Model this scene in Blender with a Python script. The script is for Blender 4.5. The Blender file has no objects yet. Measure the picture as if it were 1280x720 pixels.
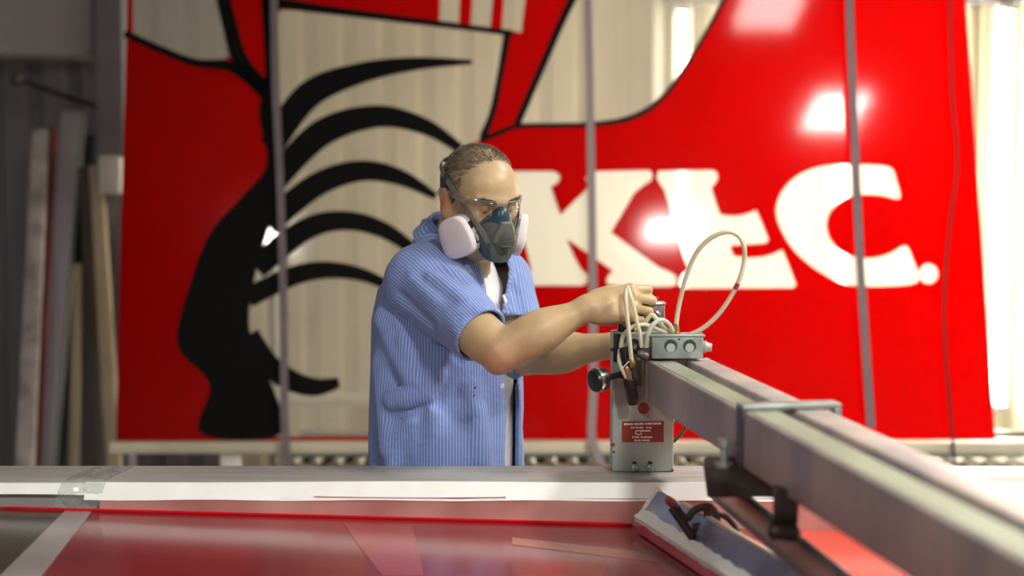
import bpy, bmesh, math, random
import numpy as np
from mathutils import Vector, Matrix

random.seed(7)
rng = np.random.default_rng(7)
scene = bpy.context.scene
COL = scene.collection

# ------------------------------------------------------------------ camera, world, lights, exposure
FPX = 1777.8
CAM_Z = 1.55
PITCH = math.atan(100 / FPX)
cam_data = bpy.data.cameras.new('camera')
cam_data.lens = 50
cam_data.sensor_width = 36
cam_data.clip_start = 0.05
cam_data.dof.use_dof = True
cam_data.dof.focus_distance = 2.88
cam_data.dof.aperture_fstop = 1.9
cam = bpy.data.objects.new('camera', cam_data)
cam.location = (0, 0, CAM_Z)
cam.rotation_euler = (math.pi / 2 - PITCH, 0, 0)
COL.objects.link(cam)
scene.camera = cam

world = bpy.data.worlds.new('world')
scene.world = world
world.use_nodes = True
bgn = world.node_tree.nodes['Background']
bgn.inputs['Color'].default_value = (0.9, 0.95, 1.0, 1)
bgn.inputs['Strength'].default_value = 0.25

scene.view_settings.view_transform = 'Standard'
scene.view_settings.look = 'None'
scene.view_settings.gamma = 1
scene.view_settings.use_curve_mapping = False
scene.view_settings.exposure = 0.0
scene.cycles.transparent_max_bounces = 24


def area_light(name, loc, sx, sy, power, color=(1, 1, 1), target=None):
    d = bpy.data.lights.new(name, 'AREA')
    d.shape = 'RECTANGLE'
    d.size, d.size_y, d.energy, d.color = sx, sy, power, color
    o = bpy.data.objects.new(name, d)
    o.location = loc
    if target is not None:
        o.rotation_euler = (Vector(target) - Vector(loc)).to_track_quat('-Z', 'Y').to_euler()
    COL.objects.link(o)
    return o


# ceiling fixtures of the shop: (x, y, power); housings are built further down
LAMP_Z = 3.40
CEILING_LAMPS = [(2.15, 2.15, 88), (1.30, -0.50, 128), (1.45, 3.72, 16), (-2.1, -0.75, 55)]
LAMP_COL = (1.0, 0.965, 0.90)
for lx, ly, lp in CEILING_LAMPS:
    area_light('ceiling_lamp_light', (lx, ly, LAMP_Z - 0.055), 0.34, 0.62, lp, LAMP_COL)

# ------------------------------------------------------------------ camera helpers (pixel + depth -> world point)
_f = Vector((0, math.cos(PITCH), -math.sin(PITCH)))
_u = Vector((0, math.sin(PITCH), math.cos(PITCH)))
_r = Vector((1, 0, 0))
CAMP = Vector((0, 0, CAM_Z))


def ray(px, py):
    return _f + _r * ((px - 640) / FPX) - _u * ((py - 360) / FPX)


def at(px, py, Y):
    d = ray(px, py)
    return CAMP + d * (Y / d.y)


# ------------------------------------------------------------------ materials
def mat(name, color, rough=0.5, metal=0.0, var=0.0, vscale=8.0, bump=0.0, bscale=60.0, color2=None, spec=0.5, coat=0.0, stretch=None, translucent=0.0, detail=4.0, tcolor=None):
    m = bpy.data.materials.new(name)
    m.use_nodes = True
    nt = m.node_tree
    b = nt.nodes['Principled BSDF']
    b.inputs['Base Color'].default_value = (*color, 1)
    b.inputs['Roughness'].default_value = rough
    b.inputs['Metallic'].default_value = metal
    b.inputs['Specular IOR Level'].default_value = spec
    b.inputs['Coat Weight'].default_value = coat
    tc = nt.nodes.new('ShaderNodeTexCoord')
    vec = tc.outputs['Object']
    if stretch:
        mp = nt.nodes.new('ShaderNodeMapping')
        mp.inputs['Scale'].default_value = stretch
        nt.links.new(vec, mp.inputs['Vector'])
        vec = mp.outputs['Vector']
    if var > 0 or color2:
        n = nt.nodes.new('ShaderNodeTexNoise')
        n.inputs['Scale'].default_value = vscale
        n.inputs['Detail'].default_value = detail
        nt.links.new(vec, n.inputs['Vector'])
        r = nt.nodes.new('ShaderNodeValToRGB')
        c2 = color2 if color2 else tuple(min(1, c * (1 + var)) for c in color)
        c1 = color if color2 else tuple(c * (1 - var) for c in color)
        r.color_ramp.elements[0].position = 0.35
        r.color_ramp.elements[1].position = 0.65
        r.color_ramp.elements[0].color = (*c1, 1)
        r.color_ramp.elements[1].color = (*c2, 1)
        nt.links.new(n.outputs['Fac'], r.inputs['Fac'])
        nt.links.new(r.outputs['Color'], b.inputs['Base Color'])
    if bump > 0:
        n2 = nt.nodes.new('ShaderNodeTexNoise')
        n2.inputs['Scale'].default_value = bscale
        n2.inputs['Detail'].default_value = 3
        nt.links.new(vec, n2.inputs['Vector'])
        bp = nt.nodes.new('ShaderNodeBump')
        bp.inputs['Strength'].default_value = bump
        bp.inputs['Distance'].default_value = 0.01
        nt.links.new(n2.outputs['Fac'], bp.inputs['Height'])
        nt.links.new(bp.outputs['Normal'], b.inputs['Normal'])
    if translucent > 0:
        out = nt.nodes['Material Output']
        t = nt.nodes.new('ShaderNodeBsdfTranslucent')
        t.inputs['Color'].default_value = (*(tcolor or color), 1)
        mx = nt.nodes.new('ShaderNodeMixShader')
        mx.inputs[0].default_value = translucent
        nt.links.new(b.outputs[0], mx.inputs[1])
        nt.links.new(t.outputs[0], mx.inputs[2])
        nt.links.new(mx.outputs[0], out.inputs['Surface'])
    return m


def mat_clear(name, tint=(1, 1, 1), frost=0.0, frost_col=(1, 1, 1), rough=0.05, gloss=0.035):
    """thin clear plastic: transparent + fresnel gloss, with an optional frosted (translucent) share"""
    m = bpy.data.materials.new(name)
    m.use_nodes = True
    nt = m.node_tree
    nt.nodes.remove(nt.nodes['Principled BSDF'])
    out = nt.nodes['Material Output']
    tr = nt.nodes.new('ShaderNodeBsdfTransparent')
    tr.inputs['Color'].default_value = (*tint, 1)
    gl = nt.nodes.new('ShaderNodeBsdfGlossy')
    gl.inputs['Roughness'].default_value = rough
    base = tr.outputs[0]
    if frost > 0:
        tl = nt.nodes.new('ShaderNodeBsdfTranslucent')
        tl.inputs['Color'].default_value = (*frost_col, 1)
        df = nt.nodes.new('ShaderNodeBsdfDiffuse')
        df.inputs['Color'].default_value = (*frost_col, 1)
        m1 = nt.nodes.new('ShaderNodeMixShader')
        m1.inputs[0].default_value = 0.4
        nt.links.new(tl.outputs[0], m1.inputs[1])
        nt.links.new(df.outputs[0], m1.inputs[2])
        m2 = nt.nodes.new('ShaderNodeMixShader')
        m2.inputs[0].default_value = frost
        nt.links.new(tr.outputs[0], m2.inputs[1])
        nt.links.new(m1.outputs[0], m2.inputs[2])
        base = m2.outputs[0]
    lw = nt.nodes.new('ShaderNodeLayerWeight')
    lw.inputs['Blend'].default_value = 0.5
    pw = nt.nodes.new('ShaderNodeMath'); pw.operation = 'POWER'; pw.inputs[1].default_value = 4.0
    ma = nt.nodes.new('ShaderNodeMath'); ma.operation = 'MULTIPLY_ADD'; ma.inputs[1].default_value = 0.7; ma.inputs[2].default_value = gloss
    nt.links.new(lw.outputs['Facing'], pw.inputs[0])
    nt.links.new(pw.outputs[0], ma.inputs[0])
    m3 = nt.nodes.new('ShaderNodeMixShader')
    nt.links.new(ma.outputs[0], m3.inputs[0])
    nt.links.new(base, m3.inputs[1])
    nt.links.new(gl.outputs[0], m3.inputs[2])
    nt.links.new(m3.outputs[0], out.inputs['Surface'])
    return m


def mat_emit(name, color, strength):
    m = bpy.data.materials.new(name)
    m.use_nodes = True
    nt = m.node_tree
    b = nt.nodes['Principled BSDF']
    b.inputs['Base Color'].default_value = (*color, 1)
    b.inputs['Emission Color'].default_value = (*color, 1)
    b.inputs['Emission Strength'].default_value = strength
    return m


M = {}
M['floor'] = mat('concrete', (0.23, 0.22, 0.21), 0.6, var=0.25, vscale=1.5, bump=0.1)
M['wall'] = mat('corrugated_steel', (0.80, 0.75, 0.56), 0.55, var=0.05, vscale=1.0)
M['wall_grey'] = mat('dim_grey_steel', (0.20, 0.19, 0.215), 0.6, var=0.08, vscale=1.0)
M['ceiling'] = mat('ceiling_paint', (0.55, 0.54, 0.52), 0.8)
M['tube'] = mat_emit('fluorescent_tube', (1.0, 0.93, 0.73), 125.0)
M['tube_mid'] = mat_emit('mid_fluorescent_tube', (1.0, 0.93, 0.73), 80.0)  # same tube turned down so the sign brightens towards the right
M['tube_dim'] = mat_emit('dim_fluorescent_tube', (1.0, 0.93, 0.73), 20.0)  # same tube dimmed further to keep the sign's left end dark
M['lampface'] = mat_emit('lamp_diffuser', (1.0, 0.965, 0.9), 22.0)
M['white_paint'] = mat('white_paint', (0.72, 0.70, 0.66), 0.5, var=0.06)
M['cream_paint'] = mat('cream_paint', (0.66, 0.60, 0.46), 0.5, var=0.1, vscale=4)
M['red_sign'] = mat('red_translucent_ink', (0.09, 0.0, 0.0), 0.075, translucent=0.72, spec=0.6, tcolor=(0.74, 0.0, 0.0))
M['black_ink'] = mat('black_ink', (0.004, 0.004, 0.004), 0.5, spec=0.08)
M['clear'] = mat_clear('clear_sign_plastic', (0.97, 0.97, 0.95), frost=0.18, frost_col=(0.95, 0.92, 0.84), rough=0.08)
M['letter'] = mat_clear('frosted_letter_plastic', (1, 1, 1), frost=0.72, frost_col=(0.98, 0.96, 0.90), rough=0.1)
M['alu'] = mat('brushed_aluminium', (0.50, 0.49, 0.48), 0.36, metal=0.85, var=0.12, vscale=6, stretch=(1, 14, 14))
M['rail'] = mat('aluminium_rail', (0.40, 0.39, 0.375), 0.5, metal=0.3, var=0.1, vscale=5, stretch=(0.6, 10, 10))
M['tape'] = mat('white_tape', (0.88, 0.90, 0.87), 0.42, var=0.03, vscale=20)
M['cleartape'] = mat_clear('crinkled_clear_tape', (0.9, 0.92, 0.9), frost=0.28, frost_col=(0.8, 0.85, 0.82), rough=0.15)
M['pinkface'] = mat('ink_stained_metal', (0.36, 0.13, 0.12), 0.4, var=0.3, vscale=6, color2=(0.52, 0.25, 0.22))
M['mesh'] = mat('red_screen_film', (0.17, 0.018, 0.022), 0.16, var=0.25, vscale=2.0, color2=(0.24, 0.03, 0.035), spec=0.55)
M['mesh_dark'] = mat('bare_screen_film', (0.05, 0.036, 0.03), 0.2, var=0.2, vscale=3)
M['mesh_light'] = mat('grey_film_strip', (0.28, 0.24, 0.24), 0.25, var=0.15, vscale=5)
M['redink'] = mat('wet_red_ink', (0.55, 0.004, 0.01), 0.15)
M['steel_green'] = mat('grey_green_painted_steel', (0.36, 0.41, 0.38), 0.42, metal=0.15, var=0.09, vscale=14, bump=0.05, bscale=40)
M['beam'] = mat('weathered_beam_metal', (0.33, 0.305, 0.315), 0.5, metal=0.3, color2=(0.50, 0.43, 0.38), vscale=3.0, stretch=(4, 4, 1))
M['beam_top'] = mat('beam_top_metal', (0.27, 0.30, 0.215), 0.5, metal=0.2, var=0.15, vscale=5)
M['groove'] = mat('dark_groove', (0.10, 0.10, 0.12), 0.4, metal=0.4, var=0.1)
M['galv'] = mat('galvanised_steel', (0.36, 0.42, 0.40), 0.33, metal=0.6, var=0.16, vscale=30)
M['dark_steel'] = mat('dark_oily_steel', (0.045, 0.035, 0.032), 0.42, metal=0.4, var=0.4, vscale=20)
M['black'] = mat('black_plastic', (0.012, 0.012, 0.013), 0.3)
M['chrome'] = mat('chrome', (0.75, 0.75, 0.76), 0.15, metal=1.0)
M['brass'] = mat('brass', (0.55, 0.40, 0.12), 0.3, metal=0.9)
M['copper'] = mat('copper_fitting', (0.42, 0.25, 0.13), 0.35, metal=0.7, var=0.2, vscale=40)
M['hose'] = mat('milky_hose', (0.74, 0.71, 0.52), 0.35, var=0.06, vscale=20, translucent=0.15)
M['hose_grey'] = mat('greyish_hose', (0.52, 0.54, 0.46), 0.4, var=0.06, vscale=20)
M['hose_green'] = mat('green_hose', (0.10, 0.15, 0.06), 0.4)
M['plate_red'] = mat('nameplate_red', (0.26, 0.035, 0.03), 0.4, var=0.1, vscale=30)
M['print_white'] = mat('white_print', (0.75, 0.68, 0.66), 0.5)
M['blade'] = mat('red_squeegee_blade', (0.42, 0.03, 0.05), 0.3, var=0.2, vscale=6, stretch=(1, 1, 6))
M['grubby'] = mat('valve_metal', (0.13, 0.13, 0.15), 0.4, metal=0.6, color2=(0.32, 0.22, 0.22), vscale=60)
M['rope'] = mat('grey_strap', (0.17, 0.14, 0.155), 0.6, var=0.1, vscale=20)
M['cable'] = mat('dark_cable', (0.03, 0.006, 0.008), 0.5)
M['wood'] = mat('plywood', (0.40, 0.33, 0.22), 0.6, var=0.12, vscale=6, stretch=(1, 1, 0.15))
M['table'] = mat('table_steel', (0.20, 0.20, 0.20), 0.5, metal=0.3, var=0.1)


# ------------------------------------------------------------------ mesh helpers
class MB:
    def __init__(self):
        self.v, self.f = [], []

    def add(self, verts, faces):
        o = len(self.v)
        self.v += [tuple(p) for p in verts]
        self.f += [tuple(i + o for i in f) for f in faces]
        return self

    def box(self, x0, x1, y0, y1, z0, z1, T=None):
        vs = [Vector((x, y, z)) for z in (z0, z1) for y in (y0, y1) for x in (x0, x1)]
        if T:
            vs = [T @ p if isinstance(T, Matrix) else T(p) for p in vs]
        return self.add(vs, [(0, 2, 3, 1), (4, 5, 7, 6), (0, 1, 5, 4), (2, 6, 7, 3), (0, 4, 6, 2), (1, 3, 7, 5)])

    def tube(self, pts, rad, n=10, cap=True):
        pts = [Vector(p) for p in pts]
        if not isinstance(rad, (list, tuple)):
            rad = [rad] * len(pts)
        rings = []
        t0 = (pts[1] - pts[0]).normalized()
        nrm = t0.orthogonal().normalized()
        for i, p in enumerate(pts):
            t = (pts[min(i + 1, len(pts) - 1)] - pts[max(i - 1, 0)]).normalized()
            nrm = (nrm - t * nrm.dot(t)).normalized()
            b = t.cross(nrm)
            rings.append([p + (nrm * math.cos(2 * math.pi * k / n) + b * math.sin(2 * math.pi * k / n)) * rad[i] for k in range(n)])
        vs = [q for r in rings for q in r]
        fs = [(i * n + k, i * n + (k + 1) % n, (i + 1) * n + (k + 1) % n, (i + 1) * n + k) for i in range(len(pts) - 1) for k in range(n)]
        if cap:
            fs += [tuple(range(n - 1, -1, -1)), tuple((len(pts) - 1) * n + k for k in range(n))]
        return self.add(vs, fs)

    def lathe(self, origin, axis, prof, n=20):
        """prof: (distance along axis, radius)"""
        origin, axis = Vector(origin), Vector(axis).normalized()
        a = axis.orthogonal().normalized()
        b = axis.cross(a)
        vs = [origin + axis * s + (a * math.cos(2 * math.pi * k / n) + b * math.sin(2 * math.pi * k / n)) * r for s, r in prof for k in range(n)]
        L = len(prof)
        fs = [(i * n + k, i * n + (k + 1) % n, (i + 1) * n + (k + 1) % n, (i + 1) * n + k) for i in range(L - 1) for k in range(n)]
        fs += [tuple(range(n - 1, -1, -1)), tuple((L - 1) * n + k for k in range(n))]
        return self.add(vs, fs)

    def ribbon(self, pts, normals, w, th):
        """flat band along pts, width w across, thickness th along normals"""
        pts = [Vector(p) for p in pts]
        vs = []
        for i, p in enumerate(pts):
            t = (pts[min(i + 1, len(pts) - 1)] - pts[max(i - 1, 0)]).normalized()
            nn = Vector(normals[i]).normalized()
            s = t.cross(nn).normalized() * (w / 2)
            vs += [p - s, p + s, p + s + nn * th, p - s + nn * th]
        fs = []
        for i in range(len(pts) - 1):
            for k in range(4):
                fs.append((i * 4 + k, i * 4 + (k + 1) % 4, (i + 1) * 4 + (k + 1) % 4, (i + 1) * 4 + k))
        fs += [(3, 2, 1, 0), tuple((len(pts) - 1) * 4 + k for k in range(4))]
        return self.add(vs, fs)

    def prism(self, poly, T, z0, z1):
        n = len(poly)
        vs = [T(Vector((x, y, z0))) for x, y in poly] + [T(Vector((x, y, z1))) for x, y in poly]
        fs = [tuple(range(n - 1, -1, -1)), tuple(range(n, 2 * n))] + [(i, (i + 1) % n, n + (i + 1) % n, n + i) for i in range(n)]
        return self.add(vs, fs)

    def build(self, name, material, parent=None, smooth=40, bevel=0.0, seg=2, mods=None):
        me = bpy.data.meshes.new(name)
        me.from_pydata(self.v, [], self.f)
        bm = bmesh.new()
        bm.from_mesh(me)
        bmesh.ops.recalc_face_normals(bm, faces=bm.faces)
        if bevel > 0:
            es = [e for e in bm.edges if len(e.link_faces) == 2 and e.calc_face_angle(0) > 0.5]
            bmesh.ops.bevel(bm, geom=es, offset=bevel, segments=seg, affect='EDGES', profile=0.5)
        bm.to_mesh(me)
        bm.free()
        return finish(me, name, material, parent, smooth)


def finish(me, name, material, parent=None, smooth=40):
    me.validate()
    if smooth:
        me.polygons.foreach_set('use_smooth', [True] * len(me.polygons))
        me.set_sharp_from_angle(angle=math.radians(smooth))
    me.materials.append(material)
    o = bpy.data.objects.new(name, me)
    COL.objects.link(o)
    if parent is not None:
        attach(o, parent)
    return o


def attach(o, parent):
    """parts are modelled in world coordinates: undo the parent's own place"""
    o.parent = parent
    if parent.type == 'EMPTY':
        o.matrix_parent_inverse = Matrix.Translation(-parent.location)


def tag(o, label=None, cat=None, group=None, kind=None):
    if label: o['label'] = label
    if cat: o['category'] = cat
    if group: o['group'] = group
    if kind: o['kind'] = kind
    return o


def thing(name, label, cat, loc, group=None):
    o = bpy.data.objects.new(name, None)
    o.empty_display_size = 0.1
    o.location = loc
    COL.objects.link(o)
    return tag(o, label, cat, group)


def catmull(pts, per=8, closed=False):
    P = [np.array(p, float) for p in pts]
    n = len(P)
    out = []
    rngi = range(n) if closed else range(n - 1)
    for i in rngi:
        if closed:
            a, b, c, d = P[(i - 1) % n], P[i], P[(i + 1) % n], P[(i + 2) % n]
        else:
            a, b, c, d = P[max(i - 1, 0)], P[i], P[i + 1], P[min(i + 2, n - 1)]
        for k in range(per):
            t = k / per
            out.append(0.5 * ((2 * b) + (-a + c) * t + (2 * a - 5 * b + 4 * c - d) * t * t + (-a + 3 * b - 3 * c + d) * t ** 3))
    if not closed:
        out.append(P[-1])
    return [tuple(q) for q in out]


# ------------------------------------------------------------------ the room
RX0, RX1, RY0, RY1, RZ = -4.2, 4.8, -4.0, 7.3, 4.3


def corrugated(name, x0, x1, z0, z1, y, material, pitch=0.20, depth=0.03):
    mb = MB()
    xs = []
    x = x0
    while x < x1 - 1e-6:
        for dx, dy in ((0, 0), (pitch * 0.55, 0), (pitch * 0.65, depth), (pitch * 0.9, depth)):
            if x + dx < x1:
                xs.append((x + dx, y + dy))
        x += pitch
    xs.append((x1, y))
    vs = [(a, b, z0) for a, b in xs] + [(a, b, z1) for a, b in xs]
    n = len(xs)
    mb.add(vs, [(i, i + 1, n + i + 1, n + i) for i in range(n - 1)])
    back = [(x0, y + 0.15, z0), (x1, y + 0.15, z0), (x1, y + 0.15, z1), (x0, y + 0.15, z1)]
    mb.add(back, [(3, 2, 1, 0)])
    o = mb.build(name, material, smooth=0)
    return tag(o, kind='structure')


tag(MB().box(RX0, RX1, RY0, RY1 + 0.2, -0.1, 0).build('floor', M['floor'], smooth=0), kind='structure')
tag(MB().box(RX0, RX1, RY0, RY1 + 0.2, RZ, RZ + 0.1).build('ceiling', M['ceiling'], smooth=0), kind='structure')
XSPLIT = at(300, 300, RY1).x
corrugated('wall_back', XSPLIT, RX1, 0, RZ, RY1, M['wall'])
corrugated('wall_back_grey', RX0, XSPLIT, 0, RZ, RY1 + 0.002, M['wall_grey'])  # dimmer left end of the same wall, put into a darker grey
tag(MB().box(RX0 - 0.1, RX0, RY0, RY1 + 0.2, 0, RZ).build('wall_left', M['wall_grey'], smooth=0), kind='structure')
tag(MB().box(RX1, RX1 + 0.1, RY0, RY1 + 0.2, 0, RZ).build('wall_right', M['ceiling'], smooth=0), kind='structure')
tag(MB().box(RX0, RX1, RY0 - 0.1, RY0, 0, RZ).build('wall_front', M['ceiling'], smooth=0), kind='structure')


# wall posts and header frame, seen through the clear parts of the sign
def wall_post(px, w, z0, z1, name, material, y=7.2):
    x = at(px, 100, y).x
    o = MB().box(x - w / 2, x + w / 2, y, RY1 + 0.04, z0, z1).build(name, material, smooth=0)
    return tag(o, kind='structure')


wall_post(822, 0.05, 0, RZ, 'trim_1', M['white_paint'])
xa, xb = at(822, 0, 7.2).x, RX1
zh = at(900, 2, 7.2).z
tag(MB().box(xa, xb, 7.2, RY1 + 0.03, zh, zh + 0.12).build('trim_2', M['wall_grey'], smooth=0), kind='structure')
# grey column left of the sign
xl = at(138, 100, 6.75).x
tag(MB().box(xl - 0.07, xl + 0.06, 6.75, 6.9, 0, RZ).build('trim_3', mat('column_paint', (0.20, 0.19, 0.22), 0.6, var=0.08), smooth=0, bevel=0.008), kind='structure')

# vertical fluorescent fixtures on the back wall
tube_labels = ['vertical fluorescent tube seen through the clear curved corner of the sign',
               'vertical fluorescent tube on the wall behind the lettered red area',
               'bright vertical fluorescent tube beside the right edge of the sign',
               'added vertical tube farthest right, out of view, brightening the sign']
for k, px in enumerate((853, 1055, 1257, 1459)):  # rightmost tube is added out of view to brighten the sign
    x = at(px, 200, 7.15).x
    z1 = at(px, 8, 7.15).z
    z0 = 0.55
    t = thing('wall_tube_light', tube_labels[k], 'light', (x, 7.2, z0), 'vertical tube lights on the back wall')
    MB().box(x - 0.045, x + 0.045, 7.19, 7.30, z0 - 0.03, z1 + 0.03).build('housing', M['white_paint'], t, bevel=0.006)
    MB().lathe((x, 7.155, z0), (0, 0, 1), [(0, 0.016), (0.02, 0.0225), (z1 - z0 - 0.02, 0.0225), (z1 - z0, 0.016)], 16).build('tube', M[('tube_dim', 'tube_mid', 'tube', 'tube')[k]], t)
    for zz in (z0, z1):
        MB().box(x - 0.02, x + 0.02, 7.13, 7.20, zz - 0.025, zz + 0.005).build('socket', M['white_paint'], t, bevel=0.003)

# ceiling fixtures
LAMP_LABELS = ['ceiling panel lamp hung above the right end of the table', 'ceiling panel lamp hung behind the camera on the right', 'ceiling panel lamp hung nearest the red sign',
               'ceiling panel lamp hung behind the camera on the left']
for k, (lx, ly, lp) in enumerate(CEILING_LAMPS):
    t = thing('ceiling_light', LAMP_LABELS[k], 'light', (lx, ly, LAMP_Z), 'ceiling lamps of the shop')
    MB().box(lx - 0.19, lx + 0.19, ly - 0.33, ly + 0.33, LAMP_Z, LAMP_Z + 0.07).build('housing', M['white_paint'], t, bevel=0.01)
    MB().box(lx - 0.17, lx + 0.17, ly - 0.31, ly + 0.31, LAMP_Z - 0.012, LAMP_Z).build('diffuser', M['lampface'], t)
    for sy in (-0.25, 0.25):
        MB().tube([(lx, ly + sy, LAMP_Z + 0.07), (lx, ly + sy, RZ)], 0.006, 6).build('hanger_rod', M['dark_steel'], t)


# ------------------------------------------------------------------ the leaning sign
LEAN = math.radians(9)
SIGN_N = Vector((0, -math.cos(LEAN), math.sin(LEAN)))     # towards the camera
SIGN_UP = Vector((0, math.sin(LEAN), math.cos(LEAN)))
SIGN_O = at(640, 550, 5.5)


def sign_uv(px, py):
    d = ray(px, py)
    k = (SIGN_O - CAMP).dot(SIGN_N) / d.dot(SIGN_N)
    P = CAMP + d * k - SIGN_O
    return (P.x, P.dot(SIGN_UP))


def sign_world(u, v, w=0.0):
    return SIGN_O + Vector((1, 0, 0)) * u + SIGN_UP * v + SIGN_N * w


def sheet(name, loops, w0, w1, material, parent):
    """flat sheet with holes (even-odd), loops in pixels of the sign plane, between offsets w0 and w1"""
    cu = bpy.data.curves.new(name, 'CURVE')
    cu.dimensions = '2D'
    cu.fill_mode = 'BOTH'
    cu.extrude = (w1 - w0) / 2
    for lp in loops:
        sp = cu.splines.new('POLY')
        uv = [sign_uv(*p) for p in lp]
        sp.points.add(len(uv) - 1)
        for q, (a, b) in zip(sp.points, uv):
            q.co = (a, b, 0, 1)
        sp.use_cyclic_u = True
    o = bpy.data.objects.new('tmp', cu)
    COL.objects.link(o)
    dg = bpy.context.evaluated_depsgraph_get()
    me = bpy.data.meshes.new_from_object(o.evaluated_get(dg))
    bpy.data.objects.remove(o)
    bpy.data.curves.remove(cu)
    mid = (w0 + w1) / 2
    for v in me.vertices:
        v.co = sign_world(v.co.x, v.co.y, mid + v.co.z)
    me.materials.clear()
    me.name = name
    return finish(me, name, material, parent, smooth=30)


def stroke(pts, widths, per=8):
    c = catmull([(x, y, w) for (x, y), w in zip(pts, widths)], per)
    L, R = [], []
    for i, (x, y, w) in enumerate(c):
        a, b = c[max(i - 1, 0)], c[min(i + 1, len(c) - 1)]
        dx, dy = b[0] - a[0], b[1] - a[1]
        l = math.hypot(dx, dy) or 1
        L.append((x - dy / l * w / 2, y + dx / l * w / 2))
        R.append((x + dy / l * w / 2, y - dx / l * w / 2))
    return L + R[::-1]


def zz(pts):     # points noted in a 2.207x enlargement whose corner is (620, 180)
    return [(620 + x * 0.4531, 180 + y * 0.4531) for x, y in pts]


letter_K = zz([(5, 75), (160, 75), (175, 84), (177, 98), (168, 110), (152, 118), (166, 160), (178, 195), (212, 162), (247, 128), (258, 112), (246, 96), (258, 80), (275, 75),
               (425, 72), (433, 86), (428, 102), (405, 116), (382, 136), (350, 190), (318, 243), (380, 290), (450, 340), (480, 352), (496, 364), (498, 388), (480, 394), (325, 395),
               (308, 388), (304, 374), (312, 360), (322, 350), (260, 306), (203, 268), (196, 262), (216, 310), (236, 345), (252, 358), (256, 374), (248, 388), (235, 391), (90, 391),
               (74, 384), (70, 372), (78, 360), (98, 350), (86, 300), (64, 220), (42, 140), (34, 120), (16, 112), (2, 98)])
letter_F = zz([(448, 74), (598, 72), (611, 80), (612, 96), (604, 110), (594, 120), (606, 160), (618, 194), (640, 198), (670, 198), (695, 192), (718, 182), (730, 208), (752, 264),
               (746, 273), (715, 276), (646, 281), (650, 296), (658, 310), (700, 314), (735, 312), (765, 304), (790, 291), (808, 335), (828, 388), (820, 397), (700, 398), (518, 399),
               (506, 392), (506, 372), (514, 358), (530, 346), (520, 320), (500, 250), (480, 180), (464, 126), (452, 110), (443, 92)])
letter_C = catmull(zz([(985, 57), (1040, 58), (1090, 66), (1104, 100), (1115, 140), (1106, 152), (1060, 141), (1000, 140), (960, 152), (926, 182), (912, 216), (918, 254), (944, 290),
                       (985, 310), (1040, 315), (1090, 301), (1130, 280), (1150, 318), (1166, 362), (1156, 384), (1090, 392), (1010, 392), (955, 384), (890, 351), (830, 302), (791, 246),
                       (772, 190), (783, 142), (818, 98), (868, 70), (925, 58)]), 3, closed=True)
ring_c = (620 + 1193 * 0.4531, 180 + 358 * 0.4531)
ring = [(ring_c[0] + 12 * math.cos(a * math.pi / 12), ring_c[1] + 12.5 * math.sin(a * math.pi / 12)) for a in range(24)]

corner_left = [(166, -95), (262, -95), (278, 10), (288, 55), (287, 71), (272, 77), (245, 76), (205, 62), (166, 45)]
corner_right = [(775, -110), (960, -110), (935, -60), (903, 2), (878, 46), (852, 90), (826, 122), (800, 141), (770, 151), (730, 156), (690, 157), (652, 158), (650, 152), (680, 78), (715, 0), (745, -60)]
field = [(345, 22), (352, 12), (372, 13), (430, 19), (500, 28), (560, 35), (630, 43), (628, 70), (620, 120), (610, 164), (604, 173), (588, 182), (575, 196), (574, 300), (562, 400), (548, 544),
         (352, 546), (300, 546), (262, 490), (262, 420), (278, 350), (300, 300), (336, 240), (346, 180), (340, 100)]
stripes = [[(552, -60), (577, -60), (574, 31), (549, 28)], [(594, -60), (622, -60), (613, 36), (588, 33)], [(634, -60), (664, -60), (652, 41), (627, 37)]]
outline = [(158.5, 40), (161, -130), (1200, -130), (1207, 0), (1225, 270), (1243.5, 546), (1243.5, 550), (640, 550), (145.5, 551), (150, 330)]

sign = thing('advertising_sign', 'huge glossy red plastic sign leaning behind the worker, cream letters and black strokes', 'sign', sign_world(0, 0, 0))
windows = [corner_left, corner_right, field] + stripes
red = sheet('red_sheet', [outline] + windows + [letter_K, letter_F, letter_C, ring], -0.003, 0.003, M['red_sign'], sign)
for lp in windows:
    sheet('clear_window', [lp], -0.002, 0.001, M['clear'], sign)
for lp in (letter_K, letter_F, letter_C):
    sheet('letter', [lp], -0.002, 0.002, M['letter'], sign)['label'] = 'cream white sign letter'
rm = [(ring_c[0] + 9 * math.cos(a * math.pi / 8), ring_c[1] + 9 * math.sin(a * math.pi / 8)) for a in range(16)]
sheet('round_mark', [ring], -0.002, 0.002, M['letter'], sign)
# black border lines of the printed shapes
borders = [
    stroke([(156, 42), (200, 62), (245, 79), (290, 84), (332, 112)], [9, 9, 10, 14, 20]),
    stroke([(262, -110), (276, -20), (287, 30), (302, 78), (334, 116)], [20, 18, 18, 20, 22]),
    stroke([(320, -110), (330, -20), (337, 50), (341, 110)], [14, 12, 14, 18]),
    stroke([(330, 2), (420, 14), (500, 24), (580, 34), (641, 42)], [14, 10, 8, 7, 7]),
    stroke([(634, 44), (626, 90), (616, 140), (603, 172)], [9, 8, 8, 9]),
    stroke([(752, -60), (714, 2), (680, 78), (646, 156)], [11, 10, 9, 9]),
    stroke([(600, 176), (625, 166), (650, 158), (735, 156), (790, 147), (832, 118), (876, 52), (906, -2), (940, -64)], [7, 7, 6, 6, 7, 6, 5, 5, 4]),
]
for lp in borders:
    sheet('black_border', [lp], 0.0035, 0.006, M['black_ink'], sign)
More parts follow.
